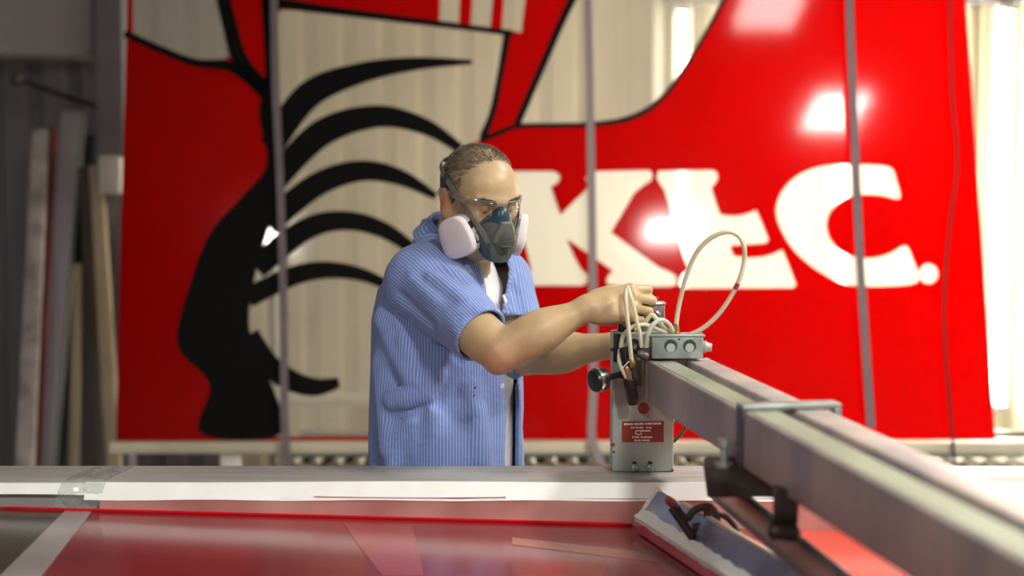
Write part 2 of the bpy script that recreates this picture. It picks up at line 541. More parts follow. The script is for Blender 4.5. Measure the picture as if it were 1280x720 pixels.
# the printed picture is replaced by plain black swooshes of about the same weight
swoosh = [
    catmull([(340, 96), (352, 170), (352, 240), (332, 296), (318, 350), (312, 410), (335, 470), (352, 542), (252, 542), (262, 480), (222, 430), (240, 350), (264, 290), (304, 245), (334, 205), (324, 140)], 6, closed=True),
    stroke([(338, 185), (385, 120), (450, 92), (520, 80), (590, 78)], [30, 34, 26, 16, 5]),
    stroke([(340, 230), (400, 168), (470, 146), (530, 158), (575, 186)], [30, 34, 28, 20, 12]),
    stroke([(335, 280), (395, 232), (450, 214), (500, 222), (545, 246)], [30, 30, 26, 20, 8]),
    stroke([(320, 335), (380, 288), (430, 276), (480, 288), (530, 322)], [30, 28, 24, 20, 12]),
    stroke([(310, 372), (370, 344), (420, 338), (470, 350), (525, 384)], [26, 24, 20, 14, 6]),
    stroke([(310, 420), (335, 455), (365, 476), (395, 484), (424, 478)], [30, 28, 26, 22, 12]),
]
for k, lp in enumerate(swoosh):
    sheet('black_stroke', [lp], 0.0035 + 0.0004 * k, 0.0062 + 0.0004 * k, M['black_ink'], sign)

# straps and cable hanging down over the sign
def hang(name, label, cat, pts, r, material, off=0.045, group=None, flat=False):
    P = []
    for px, py in pts:
        u, v = sign_uv(px, py)
        P.append(tuple(sign_world(u, v, off)))
    P = catmull(P, 6)
    mb = MB()
    if flat:
        mb.ribbon(P, [SIGN_N] * len(P), r * 2, 0.004)
    else:
        mb.tube(P, r, 8)
    return tag(mb.build(name, material), label, cat, group)


hang('hanging_strap', 'grey strap hanging down across the rounded last letter of the sign', 'strap', [(1056, -130), (1058, 0), (1062, 110), (1070, 300), (1078, 430), (1085, 535)], 0.016, M['rope'], flat=True, group='straps over the sign')
hang('hanging_strap', 'pale strap hanging across the first cream letter of the sign', 'strap', [(733, -130), (734, 0), (737, 150), (740, 330), (741, 480), (739, 545), (752, 580)], 0.016, mat('pale_strap', (0.30, 0.24, 0.25), 0.6), flat=True, group='straps over the sign')
hang('hanging_strap', 'dark grey strap hanging across the black strokes at the left of the sign', 'strap', [(343, -130), (345, 0), (347, 110), (353, 240), (357, 400), (358, 520), (362, 585)], 0.015, M['rope'], flat=True, group='straps over the sign')
hang('hanging_cable', 'thin dark cable hanging near the right edge of the red sign', 'cable', [(1182, -130), (1183, 0), (1186, 120), (1192, 205), (1183, 280), (1176, 370), (1178, 450), (1184, 520), (1189, 582)], 0.0055, M['cable'])

# ledge and roller conveyor under the sign
lz = sign_world(0, 0, 0).z
led = thing('sign_ledge', 'long cream ledge carrying the bottom edge of the sign', 'ledge', (0, 5.5, lz - 0.05))
x0, x1 = at(138, 550, 5.5).x, at(1330, 550, 5.5).x
MB().box(x0, x1, 5.478, 5.62, lz - 0.05, lz - 0.008).build('bar', M['cream_paint'], led, bevel=0.004)
for px in (286, 590, 1000, 1300):
    x = at(px, 570, 5.5).x
    MB().box(x - 0.035, x + 0.035, 5.50, 5.58, 0, lz - 0.045).build('leg', M['white_paint'], led, bevel=0.004)
conv = thing('roller_conveyor', 'low steel roller conveyor running below the sign', 'conveyor', (0, 5.9, 0))
cx0, cx1 = at(352, 570, 5.75).x, RX1 - 0.3
zt = at(640, 560, 5.75).z
MB().box(cx0, cx1, 5.72, 5.75, zt - 0.035, zt - 0.012).build('side_rail', M['galv'], conv, bevel=0.003)
MB().box(cx0, cx1, 5.72, 5.75, zt - 0.155, zt - 0.10).build('side_rail', M['galv'], conv, bevel=0.003)
MB().box(cx0, cx1, 6.25, 6.28, zt - 0.155, zt - 0.012).build('side_rail', M['dark_steel'], conv, bevel=0.003)
n_r = int((cx1 - cx0) / 0.088)
roller_me = None
for i in range(n_r):
    x = cx0 + 0.044 + i * 0.088
    if roller_me is None:
        r = MB().lathe((0, 5.73, 0), (0, 1, 0), [(0, 0.02), (0.005, 0.022), (0.515, 0.022), (0.52, 0.02)], 14).build('roller', mat('roller_steel', (0.50, 0.48, 0.44), 0.4, metal=0.4), None)
        roller_me = r.data
    else:
        r = bpy.data.objects.new('roller', roller_me)
        COL.objects.link(r)
    r.parent = conv
    r.location = (x, -5.9 + 0, zt - 0.068)
for x in (cx0 + 0.1, cx0 + 1.6, cx0 + 3.1, cx1 - 0.1):
    MB().box(x - 0.02, x + 0.02, 5.73, 5.77, 0, zt - 0.155).build('leg', M['galv'], conv)
    MB().box(x - 0.02, x + 0.02, 6.22, 6.26, 0, zt - 0.155).build('leg', M['galv'], conv)
# rack tube seen through the clear part of the sign
rk = thing('storage_rack', 'pale tubular rack standing behind the clear part of the sign', 'rack', (at(420, 500, 6.6).x, 6.6, 0))
ra, rb = at(330, 500, 6.6), at(560, 500, 6.6)
for dz, r_ in ((0, 0.03), (-0.34, 0.02)):
    MB().tube([(ra.x, 6.6, ra.z + dz), (rb.x, 6.6, rb.z + dz)], r_, 12).build('crossbar', M['white_paint'], rk)
for x in (ra.x + 0.05, rb.x - 0.05):
    MB().tube([(x, 6.6, 0), (x, 6.6, 1.35)], 0.022, 12).build('upright', mat('rack_grey', (0.32, 0.30, 0.28), 0.5), rk)
cb = at(452, 532, 6.5)
tag(MB().box(cb.x - 0.06, cb.x + 0.06, 6.66, 6.86, 0, cb.z + 0.09).build('cardboard_carton', mat('cardboard', (0.50, 0.26, 0.13), 0.8, var=0.1), bevel=0.004), 'tall brown cardboard carton behind the lower clear sign area', 'carton')

# ------------------------------------------------------------------ boards leaning at the left, wall duct
def plank(name, label, cat, top, bot, wpx_top, Ytop, Ybot, th, material, edge=None, group=None):
    """board leaning back: top / bot are pixels of the centre line of its face, extended to the floor"""
    A, B = at(*top, Ytop), at(*bot, Ybot)
    d = (B - A)
    B = A + d * (A.z / (A.z - B.z))
    w = wpx_top / FPX * Ytop
    t = (B - A).normalized()
    s = Vector((1, 0, 0))
    s = (s - t * s.dot(t)).normalized()
    n = t.cross(s).normalized()
    if n.y > 0: n = -n
    def T(p): return A + t * p.x + s * p.y + n * p.z
    L = (B - A).length
    root = thing(name, label, cat, B, group)
    MB().box(0, L, -w / 2, w / 2, -th, 0, T).build('face_panel', material, root, bevel=0.003)
    if edge:
        MB().box(-0.001, L, -w / 2 - 0.012, -w / 2, -th, 0.003, T).build('edge_strip', edge, root, bevel=0.002)
        MB().box(-0.001, L, w / 2, w / 2 + 0.012, -th, 0.003, T).build('edge_strip', edge, root, bevel=0.002)
    return root


g = 'boards leaning by the back wall'
pm = lambda n, c, **k: mat(n, c, k.pop('rough', 0.45), **k)
plank('leaning_board', 'mottled silvery white board, leftmost of the leaning boards', 'board', (50, 162), (30, 585), 20, 6.85, 6.1, 0.03, pm('silver_foil_board', (0.34, 0.30, 0.30), color2=(0.60, 0.56, 0.55), vscale=9), group=g)
plank('leaning_board', 'narrow rust red board next to the silvery white one', 'board', (65, 158), (45, 585), 8, 6.93, 6.22, 0.03, pm('rust_red_board', (0.20, 0.035, 0.03), var=0.2), group=g)
plank('leaning_board', 'tall pale grey panel, highest of the leaning boards', 'board', (90, 138), (52, 585), 26, 7.03, 6.36, 0.03, pm('pale_grey_panel', (0.42, 0.40, 0.44), var=0.06, vscale=3), edge=pm('dull_grey_edge', (0.2, 0.2, 0.2)), group=g)
plank('leaning_board', 'dark green board leaning behind the tall pale grey panel', 'board', (108, 168), (72, 585), 20, 7.13, 6.46, 0.03, pm('dark_green_board', (0.03, 0.045, 0.04), var=0.2), group=g)
plank('leaning_board', 'thin plain plywood strip leaning between dark boards', 'board', (96, 330), (92, 585), 11, 6.6, 6.25, 0.02, M['wood'], group=g)
plank('leaning_board', 'dark brown board leaning left against the cream edged one', 'board', (106, 208), (122, 585), 15, 6.85, 6.3, 0.03, pm('dark_brown_board', (0.10, 0.08, 0.07), var=0.2), group=g)
plank('leaning_board', 'cream edged board leaning left beside the red sign', 'board', (119, 206), (142, 585), 16, 6.8, 6.2, 0.04, pm('cream_board', (0.58, 0.50, 0.36), var=0.08, vscale=5), group=g)
a, b = at(-60, -60, 6.9), at(119, 66, 6.9)
du = thing('wall_duct', 'pale grey sheet metal duct at the top left of the back wall', 'duct', (a.x, 7.0, b.z))
MB().box(a.x - 0.6, b.x, 6.9, 7.3, b.z, a.z + 0.3).build('duct_body', mat('duct_paint', (0.40, 0.38, 0.39), 0.5, var=0.05), du, bevel=0.01)
MB().box(b.x - 0.012, b.x + 0.02, 6.88, 7.3, b.z - 0.015, a.z + 0.3).build('flange', M['wall_grey'], du, bevel=0.004)
br = thing('wall_bracket', 'dark steel bracket arm on the wall above the leaning boards', 'bracket', at(20, 96, 7.1))
p0, p1, p2 = at(20, 97, 6.95), at(75, 118, 6.98), at(122, 134, 7.02)
MB().tube([p0, p1, p2], 0.014, 8).build('arm', M['dark_steel'], br)
MB().lathe(p0 + Vector((-0.02, 0, 0)), (1, 0.1, -0.3), [(0, 0.02), (0.01, 0.034), (0.035, 0.034), (0.05, 0.018)], 14).build('hook_end', M['dark_steel'], br)
MB().tube([p1, Vector((p1.x, 7.3, p1.z))], 0.012, 8).build('mount', M['dark_steel'], br)
q = at(143, 218, 6.72)
bx = thing('junction_box', 'small pale box fixed to the grey column beside the sign', 'box', q)
MB().box(q.x - 0.05, q.x + 0.04, 6.66, 6.75, q.z - 0.09, q.z + 0.08).build('box_body', M['white_paint'], bx, bevel=0.006)
MB().box(q.x - 0.055, q.x + 0.045, 6.652, 6.66, q.z - 0.095, q.z + 0.085).build('cover', M['white_paint'], bx, bevel=0.003)

# ------------------------------------------------------------------ screen frame and table in the foreground
RAIL_Z = 1.027
RY_N, RY_F = 2.70, 2.87
FX0, FX1 = -1.75, 1.75
Y_NEAR = 1.25
def mesh_z(x): return 0.952 - 0.0268 * x

frame = thing('screen_frame', 'large aluminium screen printing frame with white taped edge and red glossy film', 'screen', (0, 2.1, 0.90))
far = MB().box(FX0, FX1, RY_N, RY_F, 0.90, RAIL_Z).build('back_rail', M['rail'], frame, bevel=0.006)
# white tape lying on the inner face and lapping over the rail edge, uneven lower edge
def tape_strip(name, xs, ztop, zbot, y, th, material, slope=0.0, start=0.0):
    mb = MB()
    n = len(xs)
    vs = []
    for x, a, b in zip(xs, ztop, zbot):
        vs += [(x, y - th - slope, b), (x, y - th - start, a), (x, y + 0.001, a), (x, y + 0.001, b)]
    fs = []
    for i in range(n - 1):
        for k in range(4):
            fs.append((i * 4 + k, i * 4 + (k + 1) % 4, (i + 1) * 4 + (k + 1) % 4, (i + 1) * 4 + k))
    fs += [(3, 2, 1, 0), tuple((n - 1) * 4 + k for k in range(4))]
    mb.add(vs, fs)
    return mb.build(name, material, frame, smooth=30)

def zpx(py, y=RY_N): return CAM_Z - (py - 260) / FPX * y
xa = at(-200, 610, RY_N).x
xs1 = np.linspace(FX0 + 0.05, at(110, 610, RY_N).x, 14)
tape_strip('tape', xs1, [zpx(606.5)] * 14, [zpx(619.5 + 0.8 * math.sin(i)) for i in range(14)], RY_N, 0.0015, M['tape'], slope=0.012)
xs2 = np.linspace(at(108, 610, RY_N).x, FX1 - 0.05, 40)
tape_strip('tape', xs2, [zpx(605 + 0.8 * math.sin(i * 0.5)) for i in range(40)], [zpx(625.5 + 3 * i / 40 + 0.7 * math.sin(i * 1.3)) for i in range(40)], RY_N, 0.0025, M['tape'], slope=0.016)
# ink-stained lower inner face
xs3 = np.linspace(at(128, 640, RY_N).x, FX1 - 0.05, 20)
tape_strip('stained_face', xs3, [zpx(624)] * 20, [mesh_z(x) - 0.004 for x in xs3], RY_N, 0.0012, M['pinkface'], slope=0.020, start=0.0155)
# crinkled clear tape wrapped over the corner
mb = MB()
xc = at(116, 610, RY_N).x
cols, rows = 10, 18
path = [(RY_F - 0.02, RAIL_Z + 0.0012), (RY_N + 0.05, RAIL_Z + 0.0012), (RY_N - 0.002, RAIL_Z + 0.002)] 
for r_ in range(rows):
    f_ = r_ / (rows - 1)
    for c in range(cols):
        x = xc + (c / (cols - 1) - 0.5) * 0.085 - f_ * 0.03
        jit = random.uniform(0, 0.004)
        if f_ < 0.5:
            mb.v.append((x, RY_F - 0.02 - (RY_F - 0.016 - RY_N) * f_ / 0.5, RAIL_Z + 0.001 + jit))
        else:
            g_ = (f_ - 0.5) / 0.5
            mb.v.append((x, RY_N - 0.0045 - jit - 0.018 * g_, RAIL_Z - g_ * (RAIL_Z - mesh_z(x) + 0.0)))
for r_ in range(rows - 1):
    for c in range(cols - 1):
        mb.f.append((r_ * cols + c, r_ * cols + c + 1, (r_ + 1) * cols + c + 1, (r_ + 1) * cols + c))
mb.build('clear_tape', M['cleartape'], frame, smooth=0)
# film sheets (tilted slightly to the right)
def film(name, poly, material, dz=0.0, th=0.004):
    mb = MB()
    n = len(poly)
    mb.add([(x, y, mesh_z(x) + dz) for x, y in poly] + [(x, y, mesh_z(x) + dz - th) for x, y in poly],
           [tuple(range(n)), tuple(range(2 * n - 1, n - 1, -1))] + [(i, n + i, n + (i + 1) % n, (i + 1) % n) for i in range(n)])
    return mb.build(name, material, frame, smooth=0)

def on_film(px, py):
    d = ray(px, py)
    k = (0.952 - CAM_Z) / (d.z + 0.0268 * d.x)
    P = CAMP + d * k
    return (P.x, P.y)

L1, L0 = on_film(112, 643), on_film(52, 720)
dirl = ((L0[0] - L1[0]) / (L1[1] - L0[1]))
xe = L1[0] + dirl * (L1[1] - Y_NEAR)
xt = L1[0] + dirl * (L1[1] - RY_N)
film('red_film', [(xt, RY_N), (xe, Y_NEAR), (FX1, Y_NEAR), (FX1, RY_N)], M['mesh'])
film('bare_film', [(FX0, RY_N), (FX0, Y_NEAR), (xe - 0.09, Y_NEAR), (xt - 0.05, RY_N)], M['mesh_dark'], dz=0.0004)
film('grey_strip', [(xt - 0.05, RY_N), (xe - 0.09, Y_NEAR), (xe, Y_NEAR), (xt, RY_N)], M['mesh_light'], dz=0.0008)
# dried ink line along the inner corner
pts = [at(px, py - 1, RY_N - 0.004) for px, py in ((4, 640), (120, 642), (260, 645), (420, 649.5), (600, 655), (790, 661.5))]
pts = [Vector((p.x, RY_N - 0.024, mesh_z(p.x) + 0.003)) for p in pts]
mb = MB().tube(catmull([tuple(p) for p in pts], 6), [0.0015] + [0.0035] * 29 + [0.002], 6)
mb.build('ink_line', M['redink'], frame)
# thin ink streak on the tape
pts = [at(px, py, RY_N - 0.0165) for px, py in ((392, 620.5), (430, 621.5), (520, 622.5), (600, 622), (632, 621.5))]
MB().tube(catmull([tuple(p) for p in pts], 4), [0.0008] + [0.0013] * 15 + [0.0018], 5).build('ink_streak', M['pinkface'], frame)
# pale and pink reflections painted as patches on the film, brighter red at right
film('film_tone_patch', [on_film(p, q) for p, q in ((640, 672), (800, 690), (830, 704), (640, 681))], mat('pale_film_reflection', (0.36, 0.13, 0.10), 0.25, var=0.15), dz=0.0008, th=0.0006)
film('film_tone_patch', [on_film(p, q) for p, q in ((430, 655), (515, 657), (530, 720), (478, 720), (448, 682))], mat('pink_film_reflection', (0.30, 0.05, 0.05), 0.2), dz=0.0008, th=0.0006)
film('film_tone_patch', [on_film(p, q) for p, q in ((1010, 655), (1300, 690), (1300, 800), (900, 800), (900, 690))], mat('bright_red_film', (0.55, 0.055, 0.03), 0.2, var=0.1, vscale=4), dz=0.0008, th=0.0006)
# near and side rails (outside the photo's frame)
MB().box(FX0, FX1, Y_NEAR - 0.15, Y_NEAR, 0.89, RAIL_Z - 0.02).build('front_rail', M['rail'], frame, bevel=0.006)
for x in (FX0 - 0.001, FX1 - 0.149):
    MB().box(x, x + 0.15, Y_NEAR, RY_N, 0.885, RAIL_Z - 0.03).build('side_rail', M['rail'], frame, bevel=0.006)

tb = thing('printing_table', 'long steel printing table under the screen frame', 'table', (0, 2.0, 0))
MB().box(FX0 - 0.05, FX1 + 0.05, Y_NEAR - 0.2, RY_F - 0.01, 0.83, 0.884).build('table_top', M['table'], tb, bevel=0.006)
for x in (FX0 + 0.05, FX1 - 0.05):
    for y in (Y_NEAR - 0.1, RY_F - 0.1):
        MB().box(x - 0.035, x + 0.035, y - 0.035, y + 0.035, 0, 0.83).build('leg', M['table'], tb, bevel=0.004)
MB().box(FX0 + 0.085, FX1 - 0.085, RY_F - 0.125, RY_F - 0.075, 0.25, 0.32).build('stretcher', M['table'], tb, bevel=0.004)

# ------------------------------------------------------------------ squeegee carriage: post, head, long beam
A0 = at(808, 503, 2.76)
A1 = at(1138, 720, 1.585)
bt = (A1 - A0).normalized()                                   # along the beam towards the camera
bs = bt.cross(Vector((0, 0, 1))).normalized()
if bs.x < 0: bs = -bs                                          # to the right
bu = bs.cross(bt).normalized()
if bu.z < 0: bu = -bu


def BT(p): return A0 + bt * p.x + bs * p.y + bu * p.z


carr = thing('squeegee_carriage', 'squeegee carriage with grey post, hoses and long metal beam running towards the camera', 'machine', at(803, 592, 2.83))
BH, BW = 0.0835, 0.130
S_COL = 0.60
S_END = 2.9
# far length of the beam: two box tubes with a dark slot between them
beam = MB().box(0, S_COL, 0, 0.053, 0, BH, BT).build('beam', M['beam'], carr, bevel=0.005, seg=3)
MB().box(0.01, S_COL, 0.077, BW, 0, BH, BT).build('beam_tube', M['beam'], beam, bevel=0.005, seg=3)
MB().box(0.0, S_COL, 0.053, 0.077, 0.004, BH - 0.022, BT).build('slot', M['groove'], beam)
# near length, a little larger
b2 = MB().box(S_COL, S_END, -0.003, 0.054, -0.003, BH + 0.003, BT).build('beam', M['beam'], carr, bevel=0.006, seg=3)
MB().box(S_COL, S_END, 0.076, BW + 0.003, -0.003, BH + 0.003, BT).build('beam_tube', M['beam'], b2, bevel=0.006, seg=3)
MB().box(S_COL, S_END, 0.054, 0.076, 0.0, BH - 0.022, BT).build('slot', M['groove'], b2)
MB().box(S_COL + 0.02, S_END, 0.004, 0.048, BH + 0.0026, BH + 0.0042, BT).build('top_strip', M['beam_top'], b2)
MB().box(0.06, S_COL - 0.02, 0.006, 0.047, BH - 0.0004, BH + 0.0012, BT).build('top_strip', M['beam_top'], beam)
# collar at the joint
MB().box(S_COL - 0.028, S_COL + 0.004, -0.006, 0.0, -0.006, BH + 0.008, BT).build('collar', mat('collar_steel', (0.13, 0.12, 0.14), 0.4, metal=0.5), carr, bevel=0.002)
MB().box(S_COL - 0.028, S_COL + 0.006, -0.006, BW + 0.024, BH + 0.004, BH + 0.013, BT).build('collar_strap', M['galv'], carr, bevel=0.003)
MB().box(S_COL - 0.028, S_COL + 0.006, BW + 0.012, BW + 0.024, BH - 0.016, BH + 0.006, BT).build('collar_strap', M['galv'], carr, bevel=0.003)
# end block where the beam meets the post (wood-coloured shim, grey cap)
MB().box(-0.022, 0.0, 0.0, BW, 0.0, BH, BT).build('end_cap', mat('end_block', (0.40, 0.37, 0.36), 0.5, metal=0.3), carr, bevel=0.003)
MB().box(-0.030, -0.021, -0.004, 0.03, -0.004, BH - 0.004, BT).build('shim', mat('wooden_shim', (0.50, 0.38, 0.22), 0.6, var=0.1, vscale=20), carr, bevel=0.002)

# post: a painted plate box standing on the back rail
PY = 2.795
pl, pr = at(765, 560, PY).x, at(842, 560, PY).x
zb, zt_ = RAIL_Z + 0.0005, at(800, 415, PY).z
post = MB().box(pl, pr, PY, PY + 0.06, zb, zt_).build('post', M['steel_green'], carr, bevel=0.004)
def pp(px, py, dy=0.0):
    p = at(px, py, PY)
    return Vector((p.x, PY - dy, p.z))
a, b = pp(777.5, 526.5), pp(829.5, 552.5)
npl = MB().box(a.x, b.x, PY - 0.0015, PY, b.z, a.z).build('nameplate', M['plate_red'], post)
# rows of worn, unreadable print on the nameplate
mb = MB()
def dash(px0, px1, py, h=1.6):
    p, q = pp(px0, py - h / 2), pp(px1, py + h / 2)
    mb.box(p.x, q.x, PY - 0.0021, PY - 0.0014, q.z, p.z)
x = 780
for w, g_ in ((3, .8), (2.4, .8), (4, 1.6), (6, .8), (5, 1.6), (2, .8), (7, 1), (5, .6), (4, .5)):
    dash(x, x + w, 530 - (x - 780) * 0.02, 2.2); x += w + g_
x = 788
for w, g_ in ((5, 1), (4, 1), (5, 3.5), (2, .8), (4, .8)):
    dash(x, x + w, 534.3, 1.6); x += w + g_
x = 790
for w, g_ in ((3, .8), (5, 2), (3, .8), (6, .6), (4, .6)):
    dash(x, x + w, 546.3, 1.8); x += w + g_
x = 793
for w, g_ in ((3, .8), (4, 1.6), (4, .6), (5, 1)):
    dash(x, x + w, 550.3, 1.8); x += w + g_
dash(799, 813, 538.3, 1.5)
c0 = pp(798, 540.5)
mb.tube([(c0.x + 0.0062 * math.cos(a_), PY - 0.0016, c0.z + 0.0042 * math.sin(a_)) for a_ in np.linspace(0.35, 6.0, 16)], 0.0011, 5)
mb.build('plate_print', M['print_white'], npl)
dot = pp(804.5, 510.5)
MB().lathe((dot.x, PY, dot.z), (0, -1, 0), [(0, 0.0115), (0.0008, 0.011)], 18).build('paint_mark', M['plate_red'], post)
for px, py, r_ in ((766.5, 556, 0.004), (767.5, 565, 0.003), (773, 530, 0.0012), (840.5, 588, 0.003)):
    c0 = pp(px, py)
    MB().lathe((c0.x, PY, c0.z), (0, -1, 0), [(0, r_), (0.0006, r_ * 0.9)], 9).build('paint_mark', M['plate_red'], post)
for px in (793, 812.5):
    c0 = pp(px, 584)
    MB().lathe((c0.x, PY + 0.001, c0.z + 0.0075), (0, -1, 0), [(0, 0.0048), (0.0018, 0.0046)], 16).build('keyhole', M['black'], post)
    MB().lathe((c0.x, PY, c0.z - 0.001), (0, -1, 0), [(0, 0.0088), (0.002, 0.0088), (0.002, 0.0072), (0.007, 0.0066), (0.008, 0.005)], 6).build('bolt', M['galv'], post)
for px, py in ((776.5, 471), (807, 498)):
    c0 = pp(px, py)
    MB().lathe((c0.x, PY, c0.z), (0, -1, 0), [(0, 0.004), (0.003, 0.0035)], 10).build('screw', M['black'], post)
# upper dark plate behind the hand
p, q = at(772, 392, PY + 0.02), at(792, 430, PY + 0.02)
MB().box(p.x, q.x, PY + 0.005, PY + 0.03, q.z - 0.02, p.z).build('upright_plate', M['dark_steel'], carr, bevel=0.003)
p, q = at(766, 416, PY), at(775, 470, PY)
MB().box(p.x, q.x, PY - 0.02, PY + 0.0, q.z + 0.03, p.z).build('slotted_bracket', M['black'], carr, bevel=0.002)
MB().tube([at(764, 437, PY - 0.01), at(790, 437, PY - 0.03)], 0.0032, 8).build('adjusting_screw', M['black'], carr)

# valve block under the hand, with screws on top
VY = 2.815
p, q = at(804, 380, VY), at(831, 409, VY)
vb = MB().box(p.x, q.x, VY, VY + 0.04, q.z, p.z).build('valve_block', M['grubby'], carr, bevel=0.003)
MB().box(p.x - 0.004, q.x + 0.002, VY - 0.004, VY + 0.052, p.z - 0.0015, p.z + 0.003).build('top_plate', M['chrome'], vb, bevel=0.001)
MB().box(p.x - 0.006, q.x - 0.012, VY + 0.004, VY + 0.045, at(800, 430, VY).z, q.z + 0.002).build('block_base', M['grubby'], vb, bevel=0.003)
for k, (px, py, r_) in enumerate(((803, 395, .006), (811, 389, .005), (816, 399, .006), (823, 391, .005), (826, 400, .0045), (806, 403, .005))):
    c0 = at(px, py, VY)
    MB().lathe((c0.x, VY, c0.z), (0, -1, 0), [(0, r_), (0.003, r_), (0.004, r_ * .6), (0.008, r_ * .55), (0.009, r_ * .2)], 10).build('fitting', (M['chrome'], M['copper'], M['dark_steel'])[k % 3], vb)
c0 = at(820, 379, VY + 0.02)
MB().lathe((c0.x, VY + 0.02, c0.z - 0.001), (0, 0, 1), [(0, .009), (.004, .008), (.005, .003), (.009, .003), (.0095, .0055), (.013, .005), (.0145, .002)], 12).build('release_button', M['black'], vb)

# galvanised junction box on the beam end with two round knockouts
JY = 2.735
p, q = at(815, 419.5, JY), at(879, 446, JY)
def jx(px, py, dy): 
    c_ = at(px, py, JY); return Vector((c_.x, JY - dy, c_.z))
jb = MB().box(p.x, q.x, JY, JY + 0.05, q.z - 0.004, p.z).build('junction_box', M['galv'], carr, bevel=0.003)
MB().box(p.x - 0.004, q.x + 0.003, JY - 0.003, JY + 0.052, p.z - 0.002, p.z + 0.002).build('lid', M['galv'], jb, bevel=0.001)
for px in (838.5, 862):
    c0 = jx(px, 432.5, 0)
    MB().lathe((c0.x, JY + 0.0005, c0.z), (0, -1, 0), [(0, 0.0130), (0.0008, 0.0126)], 22).build('knockout', mat('knockout_shade', (0.035, 0.045, 0.04), 0.45), jb)  # dark disc painted as the shade of the recess, paler disc set low
    MB().lathe((c0.x, JY - 0.0006, c0.z - 0.0036), (0, -1, 0), [(0, 0.0088), (0.0012, 0.0084)], 18).build('knockout_disc', mat('zinc_disc', (0.50, 0.56, 0.54), 0.3, metal=0.5), jb)
c0 = jx(849, 424, 0)
MB().lathe((c0.x, JY, c0.z), (0, -1, 0), [(0, 0.0022), (0.001, 0.002)], 8).build('screw', M['black'], jb)
c0 = at(882, 433, JY + 0.02)
MB().lathe((c0.x - 0.008, JY + 0.02, c0.z), (1, -0.2, -0.1), [(0, 0.011), (0.008, 0.012), (0.012, 0.009), (0.02, 0.008)], 14).build('cable_gland', M['steel_green'], jb)

# hoses: (pixel, depth) paths
def hose(pts, r, material, name='hose', sm=6):
    P = catmull([tuple(at(px, py, y)) for px, py, y in pts], sm)
    return MB().tube(P, r, 10).build(name, material, carr)

big = hose([(845, 416, 2.76), (846, 398, 2.76), (850, 376, 2.76), (858, 345, 2.75), (870, 317, 2.74), (888, 298, 2.73), (908, 290, 2.72), (922, 294, 2.72), (930, 308, 2.72),
            (930, 328, 2.73), (924, 350, 2.73), (912, 373, 2.74), (896, 395, 2.75), (876, 412, 2.76), (858, 420, 2.77)], 0.0046, M['hose'])
MB().tube([at(922.5, 354, 2.73), at(919, 361, 2.734)], 0.005, 10).build('ink_spot', M['blade'], big)
c0 = at(845, 418, 2.76)
MB().lathe((c0.x, 2.76, c0.z), (0, 0, 1), [(-0.003, .008), (.005, .008), (.006, .0062), (.016, .0062), (.017, .0052), (.021, .0052)], 6).build('brass_fitting', M['brass'], carr)
hose([(783, 360, 2.745), (782, 372, 2.735), (784, 395, 2.73), (787, 425, 2.73), (789, 448, 2.735), (790, 458, 2.74)], 0.0042, M['hose'])
hose([(784, 358, 2.745), (790, 376, 2.735), (796, 402, 2.735), (800, 418, 2.74), (802, 434, 2.745)], 0.0042, M['hose'])
hose([(808, 434, 2.745), (810, 418, 2.74), (816, 406, 2.74), (826, 400, 2.745), (836, 405, 2.75), (842, 416, 2.76)], 0.0046, M['hose_grey'])
hose([(776, 434, 2.755), (779, 420, 2.75), (790, 409, 2.75), (806, 406, 2.755), (822, 412, 2.76), (838, 418, 2.77)], 0.0042, M['hose'])
hose([(775, 436, 2.755), (774, 452, 2.75), (780, 466, 2.745), (783, 472, 2.745)], 0.0042, M['hose'])
hose([(806, 404, 2.765), (814, 394, 2.76), (820, 398, 2.76), (830, 410, 2.765), (840, 417, 2.775)], 0.0045, M['hose'])
hose([(842, 527, 2.86), (848, 526, 2.86), (858, 530, 2.85), (852, 542, 2.86), (842, 552, 2.875)], 0.0035, M['hose_green'])
# sensor / cylinder bodies and the black knob
def rod(a_, b_, prof, material, name, n=14):
    a_, b_ = Vector(a_), Vector(b_)
    L = (b_ - a_).length
    return MB().lathe(a_, b_ - a_, [(s * L, r_) for s, r_ in prof], n).build(name, material, carr)
rod(at(779, 434, 2.745), at(784, 458, 2.745), [(0, .006), (.05, .0085), (.95, .0085), (1, .006)], M['black'], 'air_cylinder')
rod(at(783, 457, 2.745), at(787, 477, 2.745), [(0, .0055), (.1, .007), (.55, .007), (.6, .006), (1, .006)], M['copper'], 'copper_fitting')
rod(at(787, 474, 2.75), at(792, 506, 2.75), [(0, .011), (.05, .0135), (.3, .0135), (.34, .0115), (.9, .0115), (1, .009)], M['black'], 'air_cylinder')
rod(at(791, 456, 2.765), at(794, 482, 2.765), [(0, .008), (.1, .012), (1, .012)], M['dark_steel'], 'air_cylinder')
rod(at(776, 462, 2.74), at(787, 451, 2.735), [(0, .0012), (1, .0012)], M['tape'], 'cable_tie', 6)
rod(at(790, 448, 2.735), at(790.5, 460, 2.735), [(0, .0045), (.3, .006), (.8, .006), (1, .003)], M['brass'], 'hose_barb')
rod(at(798, 426, 2.77), at(790, 440, 2.765), [(0, .010), (.2, .014), (.8, .014), (1, .009)], M['dark_steel'], 'regulator')
rod(at(797, 440, 2.76), at(812, 446, 2.75), [(0, .006), (.2, .010), (.8, .010), (1, .006)], M['grubby'], 'elbow_fitting')
rod(at(785, 466, 2.78), at(752, 474, 2.745), [(0, .0075), (.25, .0085), (.3, .0065), (.75, .0062), (.8, .008), (1, .008)], M['dark_steel'], 'knob_shaft')
kn_a, kn_b = at(756, 473, 2.75), at(741, 476.5, 2.735)
rod(kn_a, kn_b, [(0, .012), (.08, .022), (.35, .0235), (.75, .0235), (.95, .021), (1, .015)], M['black'], 'knob', 24)
